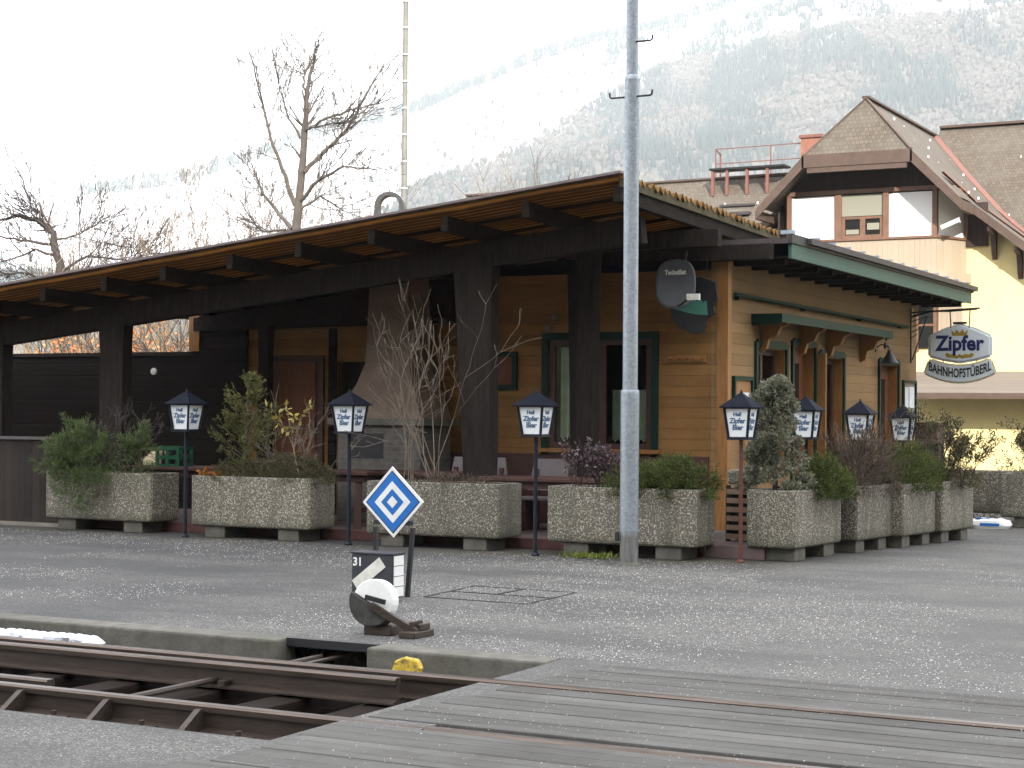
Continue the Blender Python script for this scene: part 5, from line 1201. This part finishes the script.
for s in (-1, 1):
    # front part over the bay with the hip: apex at B0+.9
    quads.append([(C, 50.95, zr), (C+s*1.6, B0, 9.40), (C+s*1.6, BB, 9.40), (C, BB, zr)])
    quads.append([(C+s*1.6, B0, 9.40), (C+s*3.0, B0, 7.95), (C+s*3.0, BB, 7.95), (C+s*1.6, BB, 9.40)])
    for d0, d1 in ((0, 1.6), (1.6, 3.0), (3.0, 5.2), (5.2, 7.5)):
        quads.append([(C+s*d0, BB, roofz(d0)), (C+s*d1, BB, roofz(d1)), (C+s*d1, BM, roofz(d1)), (C+s*d0, BM, roofz(d0))])
hip = [(C, 50.95, zr), (C-1.6, B0, 9.40), (C+1.6, B0, 9.40)]
quads.append(hip)
gr = uvroof('gable_roof', quads, MT['shingle'], st)
zm = 11.45
def zmain(y): return float(np.interp(y, [53.2, 55.2, BM], [5.35, 6.9, zm]))
mq = []
for x0, x1 in ((C+.15, 16),):
    for y0, y1 in ((53.2, 55.2), (55.2, BM)): mq.append([(x0, y0, zmain(y0)), (x1, y0, zmain(y0)), (x1, y1, zmain(y1)), (x0, y1, zmain(y1))])
    mq.append([(x0, BM, zm), (x1, BM, zm), (x1, 64, 7), (x0, 64, 7)])
uvroof('main_roof', mq, MT['shingle'], st)
uvroof('left_roof', [[(-31, 50.6, 6.0), (C-3.5, 50.6, 6.0), (C-1.2, 55.2, 9.62), (-31, 55.2, 9.5)], [(-31, 55.2, 9.5), (C-1.2, 55.2, 9.62), (C-1.2, 62, 5), (-31, 62, 5)]], MT['shingle'], st)
b = MB(); b.bar((C, 50.9, zr+.03), (C, BM, zr+.05), .22, .06); b.bar((C+.15, 59.3, zm+.04), (16, 59.3, zm+.04), .3, .08); b.bar((-31, 55.2, 9.54), (C-1.2, 55.2, 9.66), .2, .06); b.build('ridge_cap', MT['shingle_trim'], st)
for s in (-1, 1):
    b = MB(); b.bar((C, 50.95, zr+.015), (C+s*1.62, B0-.02, 9.415), .10, .03); b.build('hip_cap', MT['shingle_trim'], st)
# red flashing in the valley between the gable and the main roof
b = MB(); vp = []
for d in np.linspace(.0, 6.2, 12):
    z = roofz(d); ys2 = np.linspace(53.2, BM, 60); zz2 = [zmain(y) for y in ys2]; y = float(np.interp(min(z, zm-.01), zz2, ys2)); vp.append((C+d, y-.05, z+.06))
for p, q in zip(vp, vp[1:]): b.bar(p, q, .22, .05)
b.build('valley_flashing', MT['red_metal'], st)
b = MB(); b.bar((C+2.1, BB+.3, roofz(2.1)+.03), (C+2.9, BB+.9, roofz(2.9)+.03), .25, .03); b.bar((C+2.9, BB+.9, roofz(2.9)+.04), (C+4.3, BB+1.6, roofz(4.3)+.05), .16, .03)
b.build('apron_flashing', MT['red_metal'], st)
# snow guards: pale cleats
cleats = []
for row_ in range(5):
    for k in range(5):
        d = .5+row_*.55; y = 52.0 + k*1.5 + (row_ % 2)*.7
        if y < 58: cleats.append((C+d, y, roofz(d)))
for row_ in range(5):
    for k in range(8):
        y = 54.3+row_*.95; x = C+3.2+k*1.1+(row_ % 2)*.55
        if zmain(y) > roofz(x-C)+.2: cleats.append((x, y, zmain(y)))
for row_ in range(3):
    for k in range(10):
        y = 51.4+row_*1.2; x = -27+k*.95+(row_ % 2)*.45
        if x < C-3.4: cleats.append((x, y, 6.0+(y-50.6)*.783))
b = MB(); b.box(-.025, .025, -.03, .03, 0, .075); k0_ = b.build('snow_guard', MT['sign_white'], st)
r = random.Random(77)
for q, (x, y, z) in enumerate(cleats):
    o = k0_ if q == 0 else k0_.copy()
    if q: COL.objects.link(o); o.parent = st
    o.location = Vector((x + r.uniform(-.12, .12), y + r.uniform(-.05, .05), z)) - st.location
# verges and fascia
b = MB()
b.box(C-1.66, C+1.66, B0-.06, B0-.005, 9.02, 9.40); b.box(C-1.5, C+1.5, B0-.035, B0+.04, 8.86, 9.018)
for s in (-1, 1):
    b.bar((C+s*1.6, B0-.035, 9.22), (C+s*3.05, B0-.035, 7.74), .06, .30, (0, 1, 0)) if False else b.prism([(s*1.6, 9.40), (s*3.1, 7.85), (s*3.1, 7.55), (s*1.6, 9.04)], (C, B0-.06, 0), (1, 0, 0), (0, 0, 1), (0, .055, 0))
    b.prism([(s*3.1, 7.85), (s*3.1, 7.55), (s*3.1+.001*s, 7.55), (s*3.1+.001*s, 7.85)], (C, B0-.06, 0), (1, 0, 0), (0, 0, 1), (0, 1.5, 0))
    b.prism([(s*3.05, 7.90), (s*5.2, 6.2), (s*7.5, 4.55), (s*7.5, 4.28), (s*5.2, 5.92), (s*3.05, 7.62)], (C, BB-.06, 0), (1, 0, 0), (0, 0, 1), (0, .06, 0))
    b.box(C+s*3.06-.07, C+s*3.06+.07, B0, BB-.07, 7.55, 7.80)
b.build('verge_boards', MT['shingle_trim'], st)
# bay
bay = [(-2.42, 0.9), (2.16, .9), (2.72, 2.2), (-2.9, 2.2)]     # plan relative to C, 50
def bayprism(z0, z1, grow=0):
    b = MB(); pts = [(x*(1+grow*.2)+(grow if x > 0 else -grow)*0.5, y-grow*(1 if y < 1 else 0)) for x, y in bay]
    b.prism(pts, (C, 50, z0), (1, 0, 0), (0, 1, 0), (0, 0, z1-z0)); return b
bp = bayprism(5.88, 6.88).build('bay_apron', MT['cream_boards'], st)
bayprism(6.881, 6.95, .05).build('bay_sill', MT['brown_frame'], st)
bayprism(6.951, 8.30, -.08).build('bay_core', MT['interior'], st)
bayprism(5.62, 5.879, .14).build('bay_moulding', MT['cream_boards'], st)
for x in (-2.2, -1.1, 0, 1.1, 2.0):
    b = MB(); b.prism([(0, 0), (1.2, 0), (1.2, -.5), (.9, -.35), (.4, -.3), (0, -.14)], (C+x-.07, 51.0, 5.619), (0, 1, 0), (0, 0, 1), (.14, 0, 0)); b.build('bay_corbel', MT['shingle_trim'], st)
b = MB()
for x0, x1 in ((-2.42, -2.28), (-.92, -.72), (.55, .72), (2.02, 2.16)): b.box(C+x0, C+x1, 50.86, 50.97, 6.951, 8.298)
b.box(C-2.44, C+2.18, 50.84, 50.95, 8.299, 8.42)
b.bar((C+2.72, 52.12, 6.96), (C+2.72, 52.12, 8.3), .12, .12, (0, 1, 0))
b.prism([(0, 0), (.56, 1.3), (.50, 1.34), (-.06, .04)], (C+2.16, 50.9, 8.30), (1, 0, 0), (0, 1, 0), (0, 0, .12))
fr = b.build('bay_frame', MT['brown_frame'], st)
for x0, x1 in ((-2.279, -.921), (.721, 2.019)):
    b = MB(); b.box(C+x0, C+x1, 50.93, 50.95, 6.955, 8.26); b.build('white_shutter', MT['blind'], fr)
d_ = Vector((.56, 1.3, 0)).normalized(); n_ = Vector((d_.y, -d_.x, 0)); p_ = Vector((C+2.16, 50.9, 0))
b = MB(); a_ = p_ + d_*.10 - n_*.02; e_ = p_ + d_*1.30 - n_*.02
b.add([a_+Vector((0,0,6.955)), e_+Vector((0,0,6.955)), e_+Vector((0,0,8.28)), a_+Vector((0,0,8.28)), a_-n_*.02+Vector((0,0,6.955)), e_-n_*.02+Vector((0,0,6.955)), e_-n_*.02+Vector((0,0,8.28)), a_-n_*.02+Vector((0,0,8.28))], [(0,1,2,3),(7,6,5,4),(0,4,5,1),(1,5,6,2),(2,6,7,3),(3,7,4,0)]); b.build('white_shutter', MT['blind'], fr)
b = MB(); b.box(C-.719, C+.549, 50.93, 50.94, 7.62, 8.26); b.build('roller_blind', MT['blind_beige'], fr)
b = MB(); b.box(C-.719, C+.549, 50.95, 50.96, 6.955, 7.6); wp = b.build('window', MT['glass'], fr)
b = MB(); b.box(C-.719, C-.62, 50.91, 50.949, 6.955, 7.6); b.box(C+.45, C+.549, 50.91, 50.949, 6.955, 7.6); b.box(C-.16, C+.0, 50.91, 50.949, 6.955, 7.6); b.box(C-.62, C-.16, 50.91, 50.949, 6.955, 7.05); b.box(C+.0, C+.45, 50.91, 50.949, 6.955, 7.05); b.box(C-.62, C-.16, 50.91, 50.949, 7.53, 7.6); b.box(C+.0, C+.45, 50.91, 50.949, 7.53, 7.6); b.build('sash', MT['brown_frame'], wp)
b = MB(); b.box(C-.6, C-.2, 50.9475, 50.9495, 7.08, 7.22); b.build('curtain', MT['blind_beige'], wp); b = MB(); b.box(C+.05, C+.42, 50.9475, 50.9495, 7.2, 7.40); b.build('curtain', MT['blind_beige'], wp)
b = MB(); b.prism([(-2.75, 8.42), (2.65, 8.42), (1.5, 9.3), (-1.5, 9.3)], (C, 50.98, 0), (1, 0, 0), (0, 0, 1), (0, .1, 0)); b.box(C-2.9, C-2.43, 51.4, 52.2, 6.95, 8.42); b.box(C+2.73, C+3.35, 52.1, 52.199, 6.7, 8.0); b.build('gable_boarding', MT['dark_boards'], st)
# roof brackets under the right verge, small window, ground floor canopy
for d in (3.55, 4.3, 5.1):
    b = MB(); zt = roofz(d)-.33; b.prism([(0, 0), (.8, 0), (.75, -.1), (.3, -.2), (.14, -.75), (0, -.9)], (C+d-.07, 52.199, zt), (0, -1, 0), (0, 0, 1), (.14, 0, 0)); b.build('roof_bracket', MT['shingle_trim'], st)
b = MB(); b.box(C+1.3, C+1.75, 52.12, 52.199, 3.7, 5.1); w_ = b.build('window', MT['glass'], st); b = MB(); b.box(C+1.2, C+1.299, 52.1, 52.199, 3.6, 5.2); b.box(C+1.751, C+1.85, 52.1, 52.199, 3.6, 5.2); b.box(C+1.3, C+1.75, 52.1, 52.119, 4.35, 4.42); b.build('frame', MT['brown_frame'], w_)
b = MB(); b.box(C+1.9, C+2.6, 52.13, 52.199, 3.9, 5.5); b.build('shutter', MT['cream_boards'], st)
b = MB(); b.add([(C+.5, 50.9, 2.30), (8, 50.9, 2.30), (8, 52.19, 2.98), (C+.5, 52.19, 2.98), (C+.5, 50.9, 2.2), (8, 50.9, 2.2), (8, 52.19, 2.88), (C+.5, 52.19, 2.88)], [(0,1,2,3),(7,6,5,4),(0,4,5,1),(1,5,6,2),(2,6,7,3),(3,7,4,0)])
cn = b.build('canopy_roof', plain('pink_grey_canopy_sheet', (.15, .13, .115), .8, .2, 1.2, stretch=(.3, 6, 6)), st)
b = MB(); b.box(C+.5, 8, 50.86, 50.899, 2.16, 2.33); b.box(C+.5, 8, 51.3, 51.34, 2.3, 2.5); b.build('canopy_edge', MT['shingle_trim'], cn)
b = MB(); b.box(C+6.0, 14, 51.6, 54.6, 0, 6.0); b.build('side_wing', MT['yellow_wall'], st)
# red railing with chimney at the left ridge
t = thing('roof_railing', 'red metal safety railing standing on the left roof ridge', 'railing', (-19.8, 55.2, 9.6), world=True)
b = MB()
for k, x in enumerate((-21.35, -19.4, -18.3)): b.bar((x, 55.2, 9.4), (x, 55.2, 10.62), .035, .035, (0, 1, 0))
for z in (10.1, 10.6): b.bar((-21.35, 55.2, z), (-17.5, 55.2, z+.03), .03, .03)
b.bar((-21.35, 55.2, 10.6), (-21.6, 56.3, 10.6), .04, .04); b.bar((-21.6, 56.3, 9.2), (-21.6, 56.3, 10.6), .05, .05, (0, 1, 0))
b.build('rails', MT['red_metal'], t)
for x in (-21.1, -20.6, -19.9, -19.2):
    b = MB(); b.bar((x, 54.3, 8.9), (x, 54.3, 9.75), .09, .09, (0, 1, 0)); b.build('leg', MT['red_metal'], t)
b = MB(); b.box(-21.2, -18.6, 54.2, 54.9, 9.76, 9.82); b.build('walkway', MT['steel_dark'], t)
t = thing('brick_chimney', 'short orange red chimney beside the gable roof', 'chimney', (-18.0, 55.3, 9.4), world=True)
b = MB(); b.box(-18.3, -17.6, 55, 55.6, 8.9, 10.75); b.build('stack', plain('orange_brick', (.24, .105, .07), .8, .25, 5), t); b = MB(); b.box(-18.35, -17.55, 54.95, 55.65, 10.751, 10.85); b.build('cap', MT['red_metal'], t)
b = MB(); b.box(-20.6, -19.4, 53.6, 53.7, 8.45, 8.52); b.box(-20.6, -19.4, 53.1, 53.6, 8.1, 8.2); tag(b.build('roof_hatch', MT['gutter']), 'dark roof hatch below the red railing', 'hatch')

# ------------------------------------------------------------------ mast, trees and thicket behind the inn
t = thing('tall_mast', 'thin pale tall mast with ringed sections behind the porch roof', 'mast', (-24.38, 40, 0))
b = MB(); b.tube([(0, 0, 0), (0, 0, 9)], [.09, .085], 10); b.tube([(0, 0, 9), (0, 0, 22)], [.075, .06], 10); b.build('pole', plain('pale_mast_steel', (.17, .165, .155), .6, .2, 3), t)
for k in range(18):
    b = MB(); b.lathe([(.10, 0), (.10, .03), (.08, .04)], (0, 0, 6.2+k*.72), 10); b.build('ring', MT['sign_white'], t)
def tree(name, label, loc, H, seed, mat, rad, depth=5, lean=(0, 0, 1), nch=3, spread=.62, up=.16, shrink=.70, trunkfrac=.3, group=None, wob=.09, minr=.012):
    t = thing(name, label, 'tree', loc, group=group); r = random.Random(seed); b = MB()
    d = Vector(lean).normalized(); pts = [Vector((0, 0, -.1))]; n = 6
    for i in range(n): pts.append(pts[-1] + (d + rv(r)*.06)*H*trunkfrac*1.6/n)
    b.tube(pts, [rad*(1-.5*i/n) for i in range(n+1)], 8, cap=False); b.build('trunk', MT[mat], t, smooth=True)
    c = MB(); k0 = 3
    for i in range(k0, n+1):
        for q in range(2 if i < n else 3):
            a = r.uniform(0, 6.28); nd = Vector((math.cos(a)*.8, math.sin(a)*.8, .75)) if i < n else (d + rv(r)*.35)
            branch(c, pts[i], nd, H*.30*r.uniform(.75, 1.15), rad*(1-.5*i/n)*.55, depth-1, r, nch, spread, up, wob, None, 5, shrink, 4, minr)
    c.build('crown', MT[mat], t, smooth=True, recalc=False); return t
def laid_tree(label, loc, mat, trunk, limbs, seed, ntw=5, Ltw=.9, depth=3, tw=.007):
    """limbs laid out by hand in (x, z) metres; a crown of twigs grows from them"""
    t = thing('bare_tree', label, 'tree', loc); r = random.Random(seed); b = MB()
    def curve(pts, r0, r1, mb, yd, sides):
        P = [Vector((x, yd*i + r.uniform(-.05, .05), z)) for i, (x, z) in enumerate(pts)]; Q = []
        for i in range(len(P)-1):
            for k in range(4): u = k/4; Q.append(P[i].lerp(P[i+1], u) + Vector((r.uniform(-1, 1), r.uniform(-1, 1), r.uniform(-1, 1)))*.025)
        Q.append(P[-1]); n = len(Q)-1; rr = [r0+(r1-r0)*i/n for i in range(n+1)]; mb.tube(Q, rr, sides, cap=False); return Q, rr
    Q, rr = curve(trunk[0], trunk[1], trunk[2], b, .0, 9); b.build('trunk', MT[mat], t, smooth=True); c = MB()
    def sprout(Q, rr, f0, n, L):
        for q in range(n):
            i = min(len(Q)-2, int(len(Q)*(f0 + (1-f0)*r.random()))); d = (Q[i+1]-Q[i]).normalized(); branch(c, Q[i], (d + rv(r)*.95 + Vector((0, 0, .15))).normalized(), L*r.uniform(.35, 1.15)*(1.15-.5*i/len(Q)), max(.010, rr[i]*.40), depth-1, r, 2, .6, .10, .12, None, 5, .72, 4, tw)
        d = (Q[-1]-Q[-2]).normalized(); branch(c, Q[-1], d, L*.22, rr[-1], depth-2, r, 2, .6, .06, .15, None, 5, .66, 4, tw)
    sprout(Q, rr, .55, ntw, Ltw)
    for pts, r0, r1 in limbs:
        Q2, rr2 = curve(pts, r0, r1, c, r.uniform(-.5, .5), 6); sprout(Q2, rr2, .3, ntw, Ltw)
    c.build('crown', MT[mat], t, smooth=True, recalc=False); return t
def cv(pts, ox, oy, k, z0): return [((x-ox)/k, z0 + (oy-y)/k) for x, y in pts]
K1 = 2.438*35*.885
f1 = lambda *p: cv(p, 265, 536, K1, 6.75)
laid_tree('tall bare tree with a pale straight trunk left of the mast', (-27.9, 40.0, 0), 'bark_pale', ([(-.1, 0), (-.06, 3.5)] + f1((265, 536), (285, 350), (290, 260), (308, 175)), .19, .030),
  [(f1((264, 490), (235, 410), (213, 350), (190, 260), (165, 170)), .075, .018), (f1((256, 540), (200, 490), (150, 450), (110, 400)), .065, .018), (f1((284, 420), (325, 370), (350, 330), (375, 260), (405, 185)), .07, .018),
   (f1((285, 335), (330, 310), (400, 290), (450, 278)), .048, .016), (f1((280, 480), (330, 440), (400, 420), (490, 432)), .058, .016), (f1((278, 350), (240, 290), (225, 230)), .042, .015), (f1((289, 260), (265, 215), (258, 180)), .036, .014), (f1((270, 500), (310, 470), (350, 500)), .042, .015), (f1((285, 330), (320, 330), (420, 325)), .042, .015), (f1((240, 540), (170, 540), (120, 500)), .048, .016)], 101, 20, .95, 3, .0095)
K2 = 3.94*34*.885
f2 = lambda *p: cv(p, 205, 335, K2, 4.9)
laid_tree('dark crooked bare tree rising over the porch roof at the left edge', (-37.0, 40.5, 0), 'twig_dark', ([(-.2, 0), (.1, 2.6)] + f2((205, 335), (208, 200), (180, 80), (100, 30), (0, 10), (-90, 30)), .20, .03),
  [(f2((200, 130), (100, 112), (0, 95), (-90, 60)), .06, .014), (f2((205, 170), (130, 140), (50, 180), (-40, 195)), .05, .014), (f2((215, 225), (300, 165), (420, 180), (600, 190)), .05, .012), (f2((200, 300), (100, 240), (0, 215), (-80, 220)), .06, .014), (f2((200, 320), (100, 340), (20, 380)), .05, .012),
   (f2((195, 110), (250, 90), (330, 50)), .035, .012), (f2((185, 80), (150, 20), (90, -20)), .035, .012), (f2((230, 240), (250, 300), (330, 330)), .03, .012), (f2((400, 250), (480, 200), (600, 150)), .03, .01), (f2((210, 250), (290, 240), (400, 262)), .03, .012)], 105, 22, 1.1, 3, .0105)
for k, (x, y, h, s_, lab) in enumerate(((-33.5, 41, 8.0, 111, 'pale bare thicket tree right of the dark crooked tree'), (-31.3, 43, 7.8, 112, 'thin bare thicket tree left of the pale trunk'), (-35.0, 45, 8.4, 113, 'hazy bare tree behind the dark crooked tree'), (-24.0, 46, 8.0, 114, 'low bare tree showing right of the mast'), (-29.8, 46, 8.2, 115, 'bare tree behind the pale trunk, under its right limbs'), (-40, 46, 8.2, 116, 'bare tree cut by the left edge of the view'), (-38.5, 49, 8.6, 117, 'brownish bare tree behind the low right limb of the dark crooked tree'), (-36.2, 49, 8.3, 118, 'brownish bare tree between the dark crooked tree and the pale trunk'), (-41.5, 49, 8.8, 119, 'brownish bare tree behind the trunk of the dark crooked tree'))):
    tree('bare_tree', lab, (x, y, 0), h, s_, ('twig', 'haze_twig', 'twig', 'twig', 'twig', 'twig', 'haze_twig', 'haze_twig', 'haze_twig')[k], .08, 5, (0, 0, 1), 3, .7, .08, .7, .26, 'bare thicket trees behind the inn', .12, .0065)
t = thing('beech_bush', 'russet leaved bush seen through the gap above the black screen', 'bush', (-26.4, 31.0, 0)); r = random.Random(130); b = MB(); tips = []
for q in range(8): branch(b, (r.uniform(-.5, .5), r.uniform(-.4, .4), 0), (r.uniform(-.5, .5), r.uniform(-.4, .4), 1), 1.7, .05, 3, r, 3, .6, .15, .1, tips, minr=.008)
b.build('stem', MT['twig_dark'], t); f = MB()
for p, d in tips:
    for q in range(2): needle(f, p + rv(r)*.22, rv(r), .12, .07)
bush(f, (0, 0, 1.2), (.95, .8, 2.0), 170, .12, .07, 3, .3, 140, .2); f.build('crown', MT['beech'], t, recalc=False)
for k, (x, y, h) in enumerate(((-23.5, 29.5, 4.2), (-21.8, 28.5, 4.0), (-29.0, 32, 4.4))):
    tree('bare_tree', ('dark bare sapling seen through the gap right of the slim canopy post', 'dark bare sapling by the tan post at the end of the black screen', 'dark bare sapling at the left end of the gap over the screen')[k], (x, y, 0), h, 150+k, 'twig_dark', .07, 4, (0, 0, 1), 3, .75, .05, .72, .3, 'bare saplings behind the black screen', .14, .008)
b = MB(); r = random.Random(160)
for q in range(120): branch(b, (r.uniform(-36, -19), r.uniform(29, 39), 0), (r.uniform(-.3, .3), r.uniform(-.2, .2), 1), r.uniform(1.3, 2.2), .02, 3, r, 3, .6, .1, .13, None, minr=.007)
tag(b.build('undergrowth', MT['hay'], recalc=False), 'leafless undergrowth behind the black porch screen', 'undergrowth', kind='stuff')
